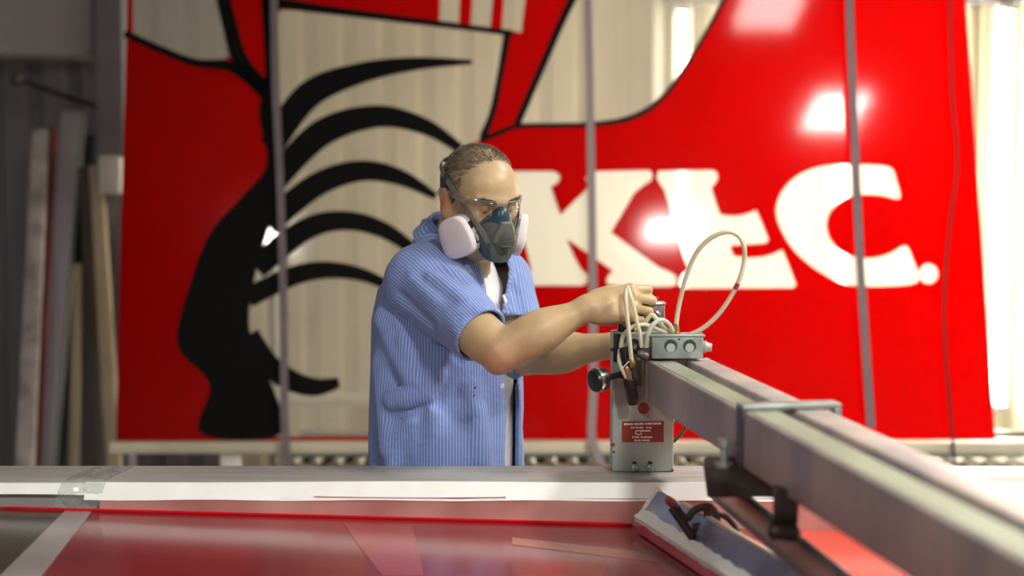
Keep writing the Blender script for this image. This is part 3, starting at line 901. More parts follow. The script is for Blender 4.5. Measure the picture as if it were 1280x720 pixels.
rod(at(748, 474.6, 2.742), at(744.5, 475.4, 2.7385), [(0, .0238), (.5, .0246), (1, .0238)], M['chrome'], 'knob_rim', 28)

# bracket hanging below the beam, with the lower flat bar
def LP(px, py, y): return at(px, py, y)
def slab(pts, th_vec, name, material, parent):
    """prism: polygon of world points swept by th_vec"""
    n = len(pts)
    mb = MB()
    mb.add([Vector(p_) for p_ in pts] + [Vector(p_) + Vector(th_vec) for p_ in pts],
           [tuple(range(n - 1, -1, -1)), tuple(range(n, 2 * n))] + [(i, (i + 1) % n, n + (i + 1) % n, n + i) for i in range(n)])
    return mb.build(name, material, parent, bevel=0.002)

HY = 2.20
slab([LP(879, 582, HY), LP(938, 578, HY), LP(992, 600, HY - 0.1), LP(1000, 626, HY - 0.1), LP(958, 622, HY - 0.05), LP(884, 622, HY)], (0.01, 0.07, 0.0), 'hanger_bracket', M['dark_steel'], carr)
GY = 1.97
slab([LP(966, 608, GY), LP(999, 618, GY), LP(997, 664, GY), LP(988, 674, GY), LP(966, 668, GY)], (0.004, 0.02, 0.0), 'hanger_leg', M['dark_steel'], carr)
rod(LP(905, 548, HY), LP(905, 590, HY), [(0, .010), (.25, .010), (.26, .006), (.7, .006), (.72, .015), (1, .015)], M['galv'], 'hanger_bolt')
rod(LP(960, 664, GY - 0.01), LP(1000, 666, GY - 0.01), [(0, .006), (.1, .012), (.9, .012), (1, .006)], M['dark_steel'], 'pivot_bolt')
q0, q1 = LP(908, 620, 2.36), LP(1028, 720, 1.9)
t_ = (q1 - q0).normalized()
def QT(p_): return q0 + t_ * p_.x + bs * p_.y + Vector((0, 0, 1)) * p_.z
MB().box(-0.02, 1.5, -0.025, 0.025, -0.006, 0.006, QT).build('lower_bar', mat('lower_bar_steel', (0.16, 0.14, 0.155), 0.4, metal=0.5, var=0.15), carr, bevel=0.002)
MB().box(-0.02, 1.5, 0.020, 0.025, 0.006, 0.014, QT).build('lower_bar_lip', M['galv'], carr, bevel=0.002)

# far post of the carriage at the near side, outside the photo
e = BT(Vector((S_END - 0.12, 0.065, -0.003)))
MB().box(e.x - 0.05, e.x + 0.05, e.y - 0.05, e.y + 0.05, 0.0, e.z).build('rear_post', M['steel_green'], carr, bevel=0.004)

# ------------------------------------------------------------------ squeegee lying on the film
SQ0 = on_film(795, 664)
SQ1 = on_film(884, 724)
s0 = Vector((SQ0[0], SQ0[1], mesh_z(SQ0[0]) + 0.003))
s1 = Vector((SQ1[0], SQ1[1], mesh_z(SQ1[0]) + 0.003))
st = (s1 - s0).normalized()
ss = st.cross(Vector((0, 0, 1))).normalized()
if ss.x < 0: ss = -ss
def ST(p_): return s0 + st * p_.x + ss * p_.y + Vector((0, 0, 1)) * p_.z
sq = thing('squeegee', 'aluminium squeegee trough with white taped lip and red blade lying on the film', 'squeegee', s0)
SL = 1.15
def prof(poly, x0, x1, name, material, parent, bevel=0.0):
    n = len(poly)
    mb = MB()
    mb.add([ST(Vector((x0, a_, b_))) for a_, b_ in poly] + [ST(Vector((x1, a_, b_))) for a_, b_ in poly],
           [tuple(range(n - 1, -1, -1)), tuple(range(n, 2 * n))] + [(i, (i + 1) % n, n + (i + 1) % n, n + i) for i in range(n)])
    return mb.build(name, material, parent, bevel=bevel, smooth=30)
prof([(-0.004, 0.0), (0.022, 0.0), (0.02, 0.018), (0.004, 0.022)], 0.02, SL, 'blade', M['blade'], sq)
prof([(0.004, 0.020), (0.012, 0.018), (0.046, 0.066), (0.046, 0.072), (0.040, 0.072)], 0.0, SL, 'trough', mat('trough_aluminium', (0.38, 0.38, 0.43), 0.34, metal=0.7, var=0.2, vscale=12), sq)
# ragged tape along the lower lip, and over the far end
mb = MB()
N = 60
for i in range(N + 1):
    x_ = -0.004 + (SL + 0.004) * i / N
    w_ = 0.010 + 0.004 * random.random()
    h_ = 0.003 * random.random()
    for a_, b_ in ((0.0, 0.014 + h_), (-0.003, 0.026), (0.006, 0.030 + h_), (0.006 + w_ * .7, 0.030 + w_ * .8)):
        mb.v.append(tuple(ST(Vector((x_, a_, b_)))))
for i in range(N):
    for k in range(3):
        mb.f.append((i * 4 + k, i * 4 + k + 1, i * 4 + k + 5, i * 4 + k + 4))
mb.build('lip_tape', M['tape'], sq, smooth=60)
prof([(0.001, 0.020), (0.010, 0.016), (0.049, 0.070), (0.045, 0.079), (0.037, 0.076)], -0.006, 0.008, 'end_tape', M['tape'], sq, bevel=0.002)
prof([(0.0415, 0.072), (0.0505, 0.072), (0.0505, 0.075), (0.0415, 0.076)], 0.12, SL, 'upper_edge', M['cream_paint'], sq)
for k in range(4):
    c0 = ST(Vector((0.05 + 0.07 * k, 0.012, 0.0285)))
    MB().lathe(c0, (-ss.x * 0.8, -ss.y * .8, 0.6), [(0, .0025), (.002, .002)], 8).build('rivet', M['dark_steel'], sq)
# dark clamp with handles
def srod(a_, b_, r_, name='clamp_rod', material=M['dark_steel']):
    return MB().tube([LP(*a_), LP(*b_)], r_, 10).build(name, material, sq)
CY = 2.42
cl = MB().tube(catmull([tuple(LP(*p_)) for p_ in ((846, 634, CY), (858, 648, CY), (868, 638, CY), (884, 633, CY), (894, 640, CY), (897, 658, CY))], 6), 0.0065, 10).build('clamp_arm', M['dark_steel'], sq)
MB().tube(catmull([tuple(LP(*p_)) for p_ in ((893, 640, CY), (906, 645, CY), (917, 655, CY - .02), (922, 664, CY - .03), (912, 670, CY - .03))], 6), 0.0055, 10).build('clamp_lever', M['dark_steel'], sq)
srod((840, 634, CY), (866, 672, CY - 0.02), 0.008)
srod((866, 660, CY), (896, 652, CY), 0.0075)
srod((866, 678, CY - 0.02), (880, 656, CY), 0.007)
srod((885, 634, CY), (890, 664, CY), 0.010, 'clamp_body')
MB().lathe(LP(920, 664, CY - .03), (0.3, -0.3, -1), [(0, .004), (.004, .009), (.016, .009), (.02, .004)], 12).build('clamp_tip', M['brass'], sq)
MB().lathe(LP(843, 632, CY), (-1, 0, 0.9), [(-.004, .004), (.0, .0075), (.016, .0075), (.02, .004)], 12).build('clamp_tip', M['plate_red'], sq)

# ------------------------------------------------------------------ implicit-surface modelling for the person
def _smin(a, b, k):
    if k <= 0:
        return np.minimum(a, b)
    h = np.clip(0.5 + 0.5 * (b - a) / k, 0, 1)
    return b + (a - b) * h - k * h * (1 - h)


RS = 1.0      # scale of radii while the head is being modelled


class Field:
    def __init__(self, xs, ys, zs):
        self.xs, self.ys, self.zs = (np.asarray(a, np.float32) for a in (xs, ys, zs))
        self.D = np.full((len(xs), len(ys), len(zs)), 0.25, np.float32)

    def block(self, lo, hi):
        sl, ax = [], []
        for a, l, h in zip((self.xs, self.ys, self.zs), lo, hi):
            i0, i1 = int(np.searchsorted(a, l)), int(np.searchsorted(a, h))
            sl.append(slice(max(i0 - 1, 0), min(i1 + 1, len(a))))
            ax.append(a[sl[-1]])
        X, Y, Z = np.meshgrid(*ax, indexing='ij', sparse=True)
        return tuple(sl), X, Y, Z

    def union(self, fn, lo, hi, k=0.01, pad=0.03):
        lo = np.array(lo) - pad - k
        hi = np.array(hi) + pad + k
        sl, X, Y, Z = self.block(lo, hi)
        if 0 in self.D[sl].shape: return
        self.D[sl] = _smin(self.D[sl], fn(X, Y, Z).astype(np.float32), k)

    def cut(self, fn, lo, hi, k=0.0):
        sl, X, Y, Z = self.block(lo, hi)
        if 0 in self.D[sl].shape: return
        d = -fn(X, Y, Z).astype(np.float32)
        self.D[sl] = -_smin(-self.D[sl], -d, k)

    # --- primitives
    def capsule(self, a, b, r0, r1=None, k=0.01):
        a, b = np.array(a, float), np.array(b, float)
        r1 = r0 if r1 is None else r1
        r0, r1 = r0 * RS, r1 * RS
        R = max(r0, r1)
        self.union(cap_fn(a, b, r0, r1), np.minimum(a, b) - R, np.maximum(a, b) + R, k)

    def ellipsoid(self, c, rad, basis=None, k=0.01, cut=False):
        c = np.array(c, float)
        rad = [q * RS for q in rad]
        R = max(rad)
        fn = ell_fn(c, rad, basis)
        if cut:
            self.cut(fn, c - R - 0.02, c + R + 0.02, k)
        else:
            self.union(fn, c - R, c + R, k)

    def mesh(self):
        return surface_nets(self.xs, self.ys, self.zs, self.D)


def cap_fn(a, b, r0, r1):
    ab = b - a
    L2 = float(ab @ ab)
    def fn(X, Y, Z):
        t = np.clip(((X - a[0]) * ab[0] + (Y - a[1]) * ab[1] + (Z - a[2]) * ab[2]) / L2, 0, 1)
        return np.sqrt((X - a[0] - t * ab[0]) ** 2 + (Y - a[1] - t * ab[1]) ** 2 + (Z - a[2] - t * ab[2]) ** 2) - (r0 + (r1 - r0) * t)
    return fn


def ell_fn(c, rad, basis=None):
    B = np.eye(3) if basis is None else np.array([list(v) for v in basis], float)
    def fn(X, Y, Z):
        dx, dy, dz = X - c[0], Y - c[1], Z - c[2]
        q = [(dx * B[i][0] + dy * B[i][1] + dz * B[i][2]) for i in range(3)]
        k0 = np.sqrt(sum((q[i] / rad[i]) ** 2 for i in range(3))) + 1e-6
        k1 = np.sqrt(sum((q[i] / rad[i] ** 2) ** 2 for i in range(3))) + 1e-6
        return k0 * (k0 - 1) / k1
    return fn


def surface_nets(xs, ys, zs, D):
    S = D < 0
    nx, ny, nz = D.shape
    cnt = np.zeros((nx - 1, ny - 1, nz - 1), np.int8)
    offs = [(i, j, k) for i in (0, 1) for j in (0, 1) for k in (0, 1)]
    for i, j, k in offs:
        cnt += S[i:nx - 1 + i, j:ny - 1 + j, k:nz - 1 + k]
    act = np.argwhere((cnt > 0) & (cnt < 8))
    idx = np.full(cnt.shape, -1, np.int64)
    idx[act[:, 0], act[:, 1], act[:, 2]] = np.arange(len(act))
    C = {o: D[act[:, 0] + o[0], act[:, 1] + o[1], act[:, 2] + o[2]] for o in offs}
    acc = np.zeros((len(act), 3))
    num = np.zeros(len(act))
    for o in offs:
        for ax in range(3):
            if o[ax] == 1: continue
            o2 = list(o); o2[ax] = 1; o2 = tuple(o2)
            a, b = C[o], C[o2]
            m = (a < 0) != (b < 0)
            t = np.where(m, a / np.where(m, a - b, 1), 0)
            p = np.tile(np.array(o, float), (len(act), 1))
            p[:, ax] = t
            acc += p * m[:, None]
            num += m
    loc = acc / num[:, None]
    V = np.empty((len(act), 3))
    for ax, a in enumerate((xs, ys, zs)):
        a = a.astype(float)
        V[:, ax] = a[act[:, ax]] + loc[:, ax] * (a[act[:, ax] + 1] - a[act[:, ax]])
    faces = []
    for ax in range(3):
        sl0 = [slice(1, -1)] * 3; sl1 = [slice(1, -1)] * 3
        sl0[ax] = slice(0, -1); sl1[ax] = slice(1, None)
        a, b = S[tuple(sl0)], S[tuple(sl1)]
        e = np.argwhere(a != b)
        inside_first = a[e[:, 0], e[:, 1], e[:, 2]]
        e = e + 1
        e[:, ax] -= 1
        u, v = (ax + 1) % 3, (ax + 2) % 3
        q = []
        for du, dv in ((-1, -1), (0, -1), (0, 0), (-1, 0)):
            c = e.copy(); c[:, u] += du; c[:, v] += dv
            q.append(idx[c[:, 0], c[:, 1], c[:, 2]])
        q = np.stack(q, 1)
        q[~inside_first] = q[~inside_first][:, ::-1]
        faces.append(q)
    F = np.concatenate(faces)
    F = F[(F >= 0).all(1)]
    return V, F


def relax(V, F, it=2, lam=0.5):
    E = np.concatenate([F[:, [0, 1]], F[:, [1, 2]], F[:, [2, 3]], F[:, [3, 0]]])
    E = np.concatenate([E, E[:, ::-1]])
    for _ in range(it):
        s = np.zeros_like(V)
        n = np.zeros(len(V))
        np.add.at(s, E[:, 0], V[E[:, 1]])
        np.add.at(n, E[:, 0], 1)
        V = V + lam * (s / np.maximum(n, 1)[:, None] - V)
    return V


def np_mesh(name, V, F, material, parent, uv=None, col=None):
    me = bpy.data.meshes.new(name)
    me.vertices.add(len(V))
    me.vertices.foreach_set('co', V.astype(np.float32).ravel())
    me.loops.add(len(F) * 4)
    me.loops.foreach_set('vertex_index', F.astype(np.int32).ravel())
    me.polygons.add(len(F))
    me.polygons.foreach_set('loop_start', np.arange(0, len(F) * 4, 4, dtype=np.int32))
    me.update(calc_edges=True)
    if uv is not None:
        l = me.uv_layers.new(name='cloth')
        l.data.foreach_set('uv', uv[F.ravel()].astype(np.float32).ravel())
    if col is not None:
        at_ = me.attributes.new('flush', 'FLOAT', 'POINT')
        at_.data.foreach_set('value', col.astype(np.float32))
    me.polygons.foreach_set('use_smooth', [True] * len(F))
    me.materials.append(material)
    o = bpy.data.objects.new(name, me)
    COL.objects.link(o)
    attach(o, parent)
    return o


def axis_grid(lo, hi, fine, coarse=None, a=None, b=None):
    """grid lines, fine between a and b, coarse outside"""
    if coarse is None:
        return np.arange(lo, hi, fine)
    parts = []
    if a > lo: parts.append(np.arange(lo, a, coarse))
    parts.append(np.arange(a, b, fine))
    if hi > b: parts.append(np.arange(b, hi, coarse))
    return np.concatenate(parts)


# ------------------------------------------------------------------ person: pose
V3 = lambda *a: np.array(a, float)
nrm = lambda v: v / np.linalg.norm(v)
vec = lambda px, py, y: np.array(at(px, py, y), float)
YAW = math.radians(60)
T_F = V3(math.sin(YAW), -math.cos(YAW), 0)                # torso front
T_R = V3(-math.cos(YAW), -math.sin(YAW), 0)               # his right side (towards the camera)
TC = V3(-0.145, 3.12, 0)

HYAW, HP = math.radians(31), math.radians(19)
H_F = V3(math.sin(HYAW) * math.cos(HP), -math.cos(HYAW) * math.cos(HP), -math.sin(HP))
H_R = V3(-math.cos(HYAW), -math.sin(HYAW), 0)
H_U = np.cross(H_R, H_F)
if H_U[2] < 0: H_U = -H_U
# small roll
ROLL = math.radians(-2)
H_R, H_U = H_R * math.cos(ROLL) + H_U * math.sin(ROLL), H_U * math.cos(ROLL) - H_R * math.sin(ROLL)
HC = V3(-0.068, 2.995, 1.571)
HB = (H_R, H_F, H_U)


HS = 0.915


def hl(x, y, z): return HC + (H_R * x + H_F * y + H_U * z) * HS


SH_R = TC + T_R * 0.165 + T_F * 0.035 + V3(0, 0, 1.397)
EL_R = vec(626, 441, 2.765)
WR_R = vec(735, 385, 2.782)
SH_L = TC - T_R * 0.165 + T_F * 0.05 + V3(0, 0, 1.385)
EL_L = vec(655, 444, 3.08)
WR_L = vec(768, 432, 2.99)
NECK0 = V3(-0.128, 3.105, 1.43)
NECK1 = hl(0, -0.02, -0.03)

person = thing('person', 'person in striped blue work shirt, respirator and clear glasses working at the carriage', 'person', (TC[0], TC[1], 0))

M['skin'] = mat('skin', (0.51, 0.365, 0.20), 0.40, var=0.07, vscale=25, bump=0.06, bscale=220, spec=0.45)
nt = M['skin'].node_tree
bs_ = nt.nodes['Principled BSDF']
bs_.inputs['Subsurface Weight'].default_value = 0.12
bs_.inputs['Subsurface Radius'].default_value = (0.012, 0.005, 0.003)
bs_.inputs['Subsurface Scale'].default_value = 0.5
src = bs_.inputs['Base Color'].links[0].from_socket
atn = nt.nodes.new('ShaderNodeAttribute'); atn.attribute_name = 'flush'
mxc = nt.nodes.new('ShaderNodeMix'); mxc.data_type = 'RGBA'
mxc.inputs['B'].default_value = (0.56, 0.20, 0.13, 1)
nt.links.new(atn.outputs['Fac'], mxc.inputs['Factor'])
nt.links.new(src, mxc.inputs['A'])
nt.links.new(mxc.outputs['Result'], bs_.inputs['Base Color'])

# torso cross sections: z, centre shift along front, half width (side), half depth (front)
TZ = np.array([0.70, 0.80, 0.975, 1.10, 1.22, 1.31, 1.375, 1.425, 1.462, 1.49, 1.52])
TO = np.array([0.00, 0.00, 0.00, 0.004, 0.004, 0.000, 0.000, 0.008, 0.016, 0.020, 0.022])
TA = np.array([0.212, 0.210, 0.205, 0.204, 0.203, 0.200, 0.186, 0.150, 0.105, 0.078, 0.066])
TB = np.array([0.160, 0.158, 0.153, 0.150, 0.147, 0.142, 0.128, 0.104, 0.084, 0.073, 0.066])


def torso_fn(grow=0.0):
    def fn(X, Y, Z):
        zz_ = np.clip(Z, TZ[0], TZ[-1])
        a = np.interp(zz_, TZ, TA) + grow
        b = np.interp(zz_, TZ, TB) + grow
        o = np.interp(zz_, TZ, TO)
        dx, dy = X - TC[0], Y - TC[1]
        u = dx * T_R[0] + dy * T_R[1]
        v = dx * T_F[0] + dy * T_F[1] - o
        k0 = np.sqrt((u / a) ** 2 + (v / b) ** 2) + 1e-6
        k1 = np.sqrt((u / a ** 2) ** 2 + (v / b ** 2) ** 2) + 1e-6
        d = k0 * (k0 - 1) / k1 * 0.9
        return np.maximum(d, np.maximum(Z - TZ[-1], TZ[0] - Z))
    return fn


# ---- body: one continuous surface (head, neck, trunk, arms, hands, legs)
XS = axis_grid(-0.46, 0.36, 0.0036, 0.0036, -0.46, 0.36)
YS = np.arange(2.66, 3.42, 0.0036)
ZS = axis_grid(0.0, 1.73, 0.0034, 0.016, 1.16, 1.73)
B = Field(XS, YS, ZS)
B.union(torso_fn(-0.032), (-0.40, 2.90, 0.72), (0.12, 3.36, 1.50), 0.02)
# pelvis and legs
hipz = 0.86
for s in (1, -1):
    hip = TC + T_R * 0.09 * s + V3(0, 0, hipz)
    knee = TC + T_R * 0.11 * s + T_F * (0.03 if s > 0 else 0.06) + V3(0, 0, 0.48)
    ank = TC + T_R * 0.12 * s + T_F * (-0.01 if s > 0 else 0.04) + V3(0, 0, 0.085)
    B.capsule(hip, knee, 0.085, 0.058, 0.03)
    B.capsule(knee, ank, 0.056, 0.040, 0.02)
    B.capsule(ank + V3(0, 0, -0.04), ank + T_F * 0.15 + V3(0, 0, -0.05), 0.036, 0.03, 0.02)
# neck
B.capsule(NECK0, NECK1, 0.064, 0.058, 0.02)
B.capsule(hl(0, 0.03, -0.10), NECK0 + T_F * 0.05, 0.03, 0.035, 0.03)
# head
RS = HS
B.ellipsoid(hl(0, -0.014, 0.030), (0.0765, 0.097, 0.086), HB, 0.02)
B.ellipsoid(hl(0, 0.034, -0.030), (0.062, 0.060, 0.088), HB, 0.03)
B.ellipsoid(hl(0, 0.044, 0.040), (0.058, 0.042, 0.046), HB, 0.03)
B.capsule(hl(-0.034, 0.045, -0.092), hl(0.034, 0.045, -0.092), 0.026, 0.026, 0.03)
B.ellipsoid(hl(0, 0.076, -0.104), (0.02, 0.018, 0.017), HB, 0.02)
for s in (1, -1):
    B.capsule(hl(0.066 * s, -0.008, -0.04), hl(0.036 * s, 0.05, -0.092), 0.020, 0.02, 0.025)
    B.ellipsoid(hl(0.046 * s, 0.062, -0.022), (0.022, 0.022, 0.018), HB, 0.02)
    B.capsule(hl(0.010 * s, 0.090, 0.021), hl(0.047 * s, 0.076, 0.022), 0.0115, 0.009, 0.012)
    B.ellipsoid(hl(0.031 * s, 0.094, -0.001), (0.019, 0.019, 0.0135), HB, 0.010, cut=True)
    # closed upper lid over the eyeball, leaving a thin slit
    B.ellipsoid(hl(0.031 * s, 0.0765, 0.0035), (0.0136, 0.0132, 0.0118), HB, 0.0035)
    B.capsule(hl(0.020 * s, 0.0865, -0.0115), hl(0.043 * s, 0.080, -0.010), 0.0042, 0.0035, 0.006)
    # ears
    B.ellipsoid(hl(0.0800 * s, -0.016, -0.012), (0.0075, 0.0175, 0.031), HB, 0.008)
    B.ellipsoid(hl(0.0855 * s, -0.019, 0.002), (0.0055, 0.017, 0.020), HB, 0.004)
    B.ellipsoid(hl(0.0825 * s, -0.009, -0.036), (0.006, 0.008, 0.010), HB, 0.005)
    B.ellipsoid(hl(0.0915 * s, -0.012, -0.004), (0.0055, 0.0085, 0.016), HB, 0.003, cut=True)
B.capsule(hl(0, 0.090, 0.014), hl(0, 0.112, -0.028), 0.0085, 0.0125, 0.012)
for s in (1, -1):
    B.ellipsoid(hl(0.012 * s, 0.102, -0.032), (0.008, 0.011, 0.008), HB, 0.006)
B.capsule(hl(-0.018, 0.086, -0.061), hl(0.018, 0.086, -0.061), 0.006, 0.006, 0.008)
B.capsule(hl(-0.015, 0.085, -0.072), hl(0.015, 0.085, -0.072), 0.007, 0.007, 0.008)
# arms
RS = 1.0
B.capsule(SH_R + V3(0.01, 0, -0.015), SH_R * 0.15 + EL_R * 0.85, 0.046, 0.043, 0.02)
B.capsule(SH_R * 0.3 + EL_R * 0.7, EL_R, 0.044, 0.037, 0.02)
fd = nrm(WR_R - EL_R)
B.ellipsoid(EL_R - fd * 0.008 + V3(0, 0.004, -0.017), (0.022, 0.022, 0.022), None, 0.016)
B.capsule(EL_R, EL_R * 0.55 + WR_R * 0.45, 0.035, 0.036, 0.015)
B.ellipsoid(EL_R + fd * 0.075 + V3(0, -0.004, 0.006), (0.075, 0.037, 0.038), (fd, nrm(np.cross(fd, V3(0, 0, 1))), nrm(np.cross(np.cross(fd, V3(0, 0, 1)), fd))), 0.02)
B.capsule(EL_R * 0.6 + WR_R * 0.4, WR_R, 0.035, 0.0245, 0.02)
B.capsule(SH_L + V3(0, 0, -0.015), EL_L, 0.047, 0.041, 0.02)
fdl = nrm(WR_L - EL_L)
B.capsule(EL_L, EL_L * 0.55 + WR_L * 0.45, 0.040, 0.040, 0.015)
B.ellipsoid(EL_L + fdl * 0.07 + V3(0, 0, -0.004), (0.07, 0.041, 0.041), (fdl, nrm(np.cross(fdl, V3(0, 0, 1))), nrm(np.cross(np.cross(fdl, V3(0, 0, 1)), fdl))), 0.02)
B.capsule(EL_L * 0.6 + WR_L * 0.4, WR_L, 0.037, 0.027, 0.02)


def hand(F_, wrist, e1, e2, e3, thumb_side=1, curl=1.0, sc=1.0):
    """e1 along the metacarpals, e2 from index to little finger, e3 out of the back of the hand.
    Returns the nail places."""
    K = lambda a, b, c: wrist + (e1 * a + e2 * b + e3 * c) * sc
    tips = []
    # wrist to palm
    F_.capsule(wrist, K(0.035, 0, 0), 0.0235 * sc, 0.025 * sc, 0.015)
    for b, le in ((-0.027, 0.085), (-0.009, 0.089), (0.010, 0.085), (0.027, 0.077)):
        F_.capsule(K(0.018, b * 0.65, 0.0), K(le, b, 0.006), 0.0165 * sc, 0.0118 * sc, 0.010)
    F_.ellipsoid(K(0.045, -0.02, -0.012), (0.030 * sc, 0.016 * sc, 0.015 * sc), (e1, e2, e3), 0.012)
    F_.ellipsoid(K(0.045, 0.022, -0.011), (0.034 * sc, 0.013 * sc, 0.014 * sc), (e1, e2, e3), 0.012)
    spec = ((-0.027, 0.085, 0.043, 0.025, 0.021, 0.0094), (-0.009, 0.089, 0.047, 0.029, 0.022, 0.0097), (0.010, 0.085, 0.043, 0.027, 0.022, 0.0092), (0.027, 0.077, 0.033, 0.020, 0.019, 0.0082))
    for i, (b, le, p1, p2, p3, r_) in enumerate(spec):
        ang = np.array([34, 92, 50]) * curl + np.array([i * 4, i * 3, 0])
        p = K(le, b, 0.004)
        F_.ellipsoid(p + e3 * 0.003 * sc, (0.0115 * sc,) * 3, None, 0.004)
        th = 0
        prev = p
        spread = e2 * (b * 0.6)
        for j, L in enumerate((p1, p2, p3)):
            th += math.radians(ang[j])
            d = e1 * math.cos(th) - e3 * math.sin(th)
            nx_ = prev + d * L * sc * 0.92 + spread * (0.25 if j == 0 else 0)
            F_.capsule(prev, nx_, (r_ - 0.0007 * j) * sc, (r_ - 0.0007 * (j + 1)) * sc, 0.0022 if j else 0.0035)
            if j < 2:
                F_.ellipsoid(nx_, ((r_ + 0.0006) * sc,) * 3, None, 0.003)
            prev = nx_
        tips.append((prev, d, th))
    # thumb leaves the index side near the palm's base
    t0 = K(0.022, -0.024, -0.010)
    t1 = K(0.052, -0.042, -0.026)
    t2 = K(0.078, -0.038, -0.046)
    t3 = K(0.094, -0.024, -0.058)
    F_.capsule(t0, t1, 0.0165 * sc, 0.0125 * sc, 0.010)
    F_.capsule(t1, t2, 0.0115 * sc, 0.0105 * sc, 0.004)
    F_.capsule(t2, t3, 0.0108 * sc, 0.0088 * sc, 0.003)
    return tips


# right hand, back towards the camera, fingers closing over the valve block
hr1 = nrm(V3(0.965, -0.02, 0.10))
hr2 = V3(0.06, -0.42, -0.90); hr2 = nrm(hr2 - hr1 * (hr2 @ hr1))
hr3 = np.cross(hr1, hr2)
if hr3[1] > 0: hr3 = -hr3
hand(B, WR_R, hr1, hr2, hr3, curl=0.95, sc=1.03)
# left hand behind the post
hl1 = nrm(V3(0.96, -0.22, 0.06))
hl2 = V3(0.05, 0.35, -0.92); hl2 = nrm(hl2 - hl1 * (hl2 @ hl1))
hl3 = np.cross(hl1, hl2)
if hl3[1] < 0: hl3 = -hl3
hand(B, WR_L, hl1, hl2, hl3, curl=0.9, sc=0.95)
Vb, Fb = B.mesh()
Vb = relax(Vb, Fb, 2, 0.4)
fl = np.zeros(len(Vb))
def flush(c, r, a):
    global fl
    fl = np.maximum(fl, a * np.exp(-((Vb - c) ** 2).sum(1) / r ** 2))
flush(hl(0.088, -0.016, -0.01), 0.035, 0.75)
flush(hl(-0.088, -0.016, -0.01), 0.035, 0.75)
flush(hl(0.055, 0.05, -0.03), 0.035, 0.35)
flush(hl(-0.055, 0.05, -0.03), 0.035, 0.35)
flush(hl(0, 0.11, -0.02), 0.025, 0.35)
flush(hl(0.031, 0.085, -0.004), 0.016, 0.45)
flush(hl(-0.031, 0.085, -0.004), 0.016, 0.45)
flush(EL_R + V3(0, -0.03, -0.02), 0.045, 0.45)
body = np_mesh('body', Vb, Fb, M['skin'], person, col=fl)
del B

# eyes behind the lids, brows
M['eye'] = mat('eye_white', (0.55, 0.50, 0.46), 0.2)
M['iris'] = mat('eye_iris', (0.03, 0.035, 0.04), 0.15)
for s in (1, -1):
    c = Vector(hl(0.031 * s, 0.0745, -0.001))
    d_ = Vector(H_F * 0.85 - H_U * 0.5)
    e = MB().lathe(c - d_.normalized() * 0.0118, d_, [(0.0118 - 0.0118 * math.cos(t), max(0.0118 * math.sin(t), 1e-4)) for t in np.linspace(0.05, math.pi - 0.05, 14)], 18).build('eye', M['eye'], person, smooth=80)
    MB().lathe(c + d_.normalized() * 0.0105, d_, [(0, 0.0055), (0.0012, 0.0045), (0.0018, 0.001)], 14).build('iris', M['iris'], e)
M['hair'] = mat('greying_brown_hair', (0.085, 0.062, 0.043), 0.5, color2=(0.18, 0.145, 0.108), vscale=90)
for s in (1, -1):
    mb = MB()
    for i in range(170):
        t = random.random()
        base = hl((0.012 + 0.040 * t) * s, 0.1005 - 0.020 * t * t, 0.020 + 0.006 * math.sin(t * 2.6) + random.uniform(-.004, .004))
        dd = H_R * s * random.uniform(.4, 1) + H_U * random.uniform(.1, .7) + H_F * random.uniform(0.1, .35)
        mb.tube([base - nrm(dd) * 0.002, base + nrm(dd) * random.uniform(.004, .008)], [0.0008, 0.0003], 4, cap=False)
    mb.build('eyebrow', M['hair'], person)['kind'] = 'stuff'

# ---- hair: close cap on the sides and back, thin on top, made of a shell and strands
def scalp(x, y, z, off=0.0):
    """push a head-local direction out to the cranium surface"""
    c = V3(0, -0.014, 0.030)
    p = V3(x, y, z) - c
    k = math.sqrt((p[0] / 0.0765) ** 2 + (p[1] / 0.097) ** 2 + (p[2] / 0.086) ** 2)
    q = p / k
    n_ = nrm(V3(q[0] / 0.0765 ** 2, q[1] / 0.097 ** 2, q[2] / 0.086 ** 2))
    return c + q + n_ * off, n_


def hairline(x, z):
    """largest local y that still carries hair"""
    ax = abs(x)
    top = np.clip((z - 0.055) / 0.05, 0, 1)
    side = 0.030 - 0.25 * np.clip(0.0 - z, 0, 0.1)
    return side * (1 - top) + top * (0.044 - 0.3 * abs(ax - 0.012)) + 0.012 * np.clip(x / 0.04, -1, 1) * top


HX = np.arange(HC[0] - 0.14, HC[0] + 0.14, 0.003)
HYs = np.arange(HC[1] - 0.14, HC[1] + 0.14, 0.003)
HZ = np.arange(HC[2] - 0.13, HC[2] + 0.14, 0.003)
Hf = Field(HX, HYs, HZ)
RS = HS
Hf.ellipsoid(hl(0, -0.016, 0.032), (0.0790, 0.0995, 0.0875), HB, 0.0)
def hair_keep(X, Y, Z):
    dx, dy, dz = (X - HC[0]) / HS, (Y - HC[1]) / HS, (Z - HC[2]) / HS
    lx = dx * H_R[0] + dy * H_R[1] + dz * H_R[2]
    ly = dx * H_F[0] + dy * H_F[1] + dz * H_F[2]
    lz = dx * H_U[0] + dy * H_U[1] + dz * H_U[2]
    ax = np.abs(lx)
    top = np.clip((lz - 0.055) / 0.05, 0, 1)
    wob = 0.004 * np.sin(lx * 140) + 0.003 * np.sin(lz * 170 + 1)
    lim = (0.030 - 0.25 * np.clip(-lz, 0, 0.1)) * (1 - top) + top * (0.040 - 0.3 * np.abs(ax - 0.012)) + 0.012 * np.clip(lx / 0.04, -1, 1) * top + wob
    low = -0.055 + 0.9 * np.clip(ly + 0.045, 0, 0.1)
    return np.minimum(lim - ly, lz - low)
Hf.cut(lambda X, Y, Z: -hair_keep(X, Y, Z) * HS, (-9, -9, -9), (9, 9, 9))
Vh, Fh = Hf.mesh()
RS = 1.0
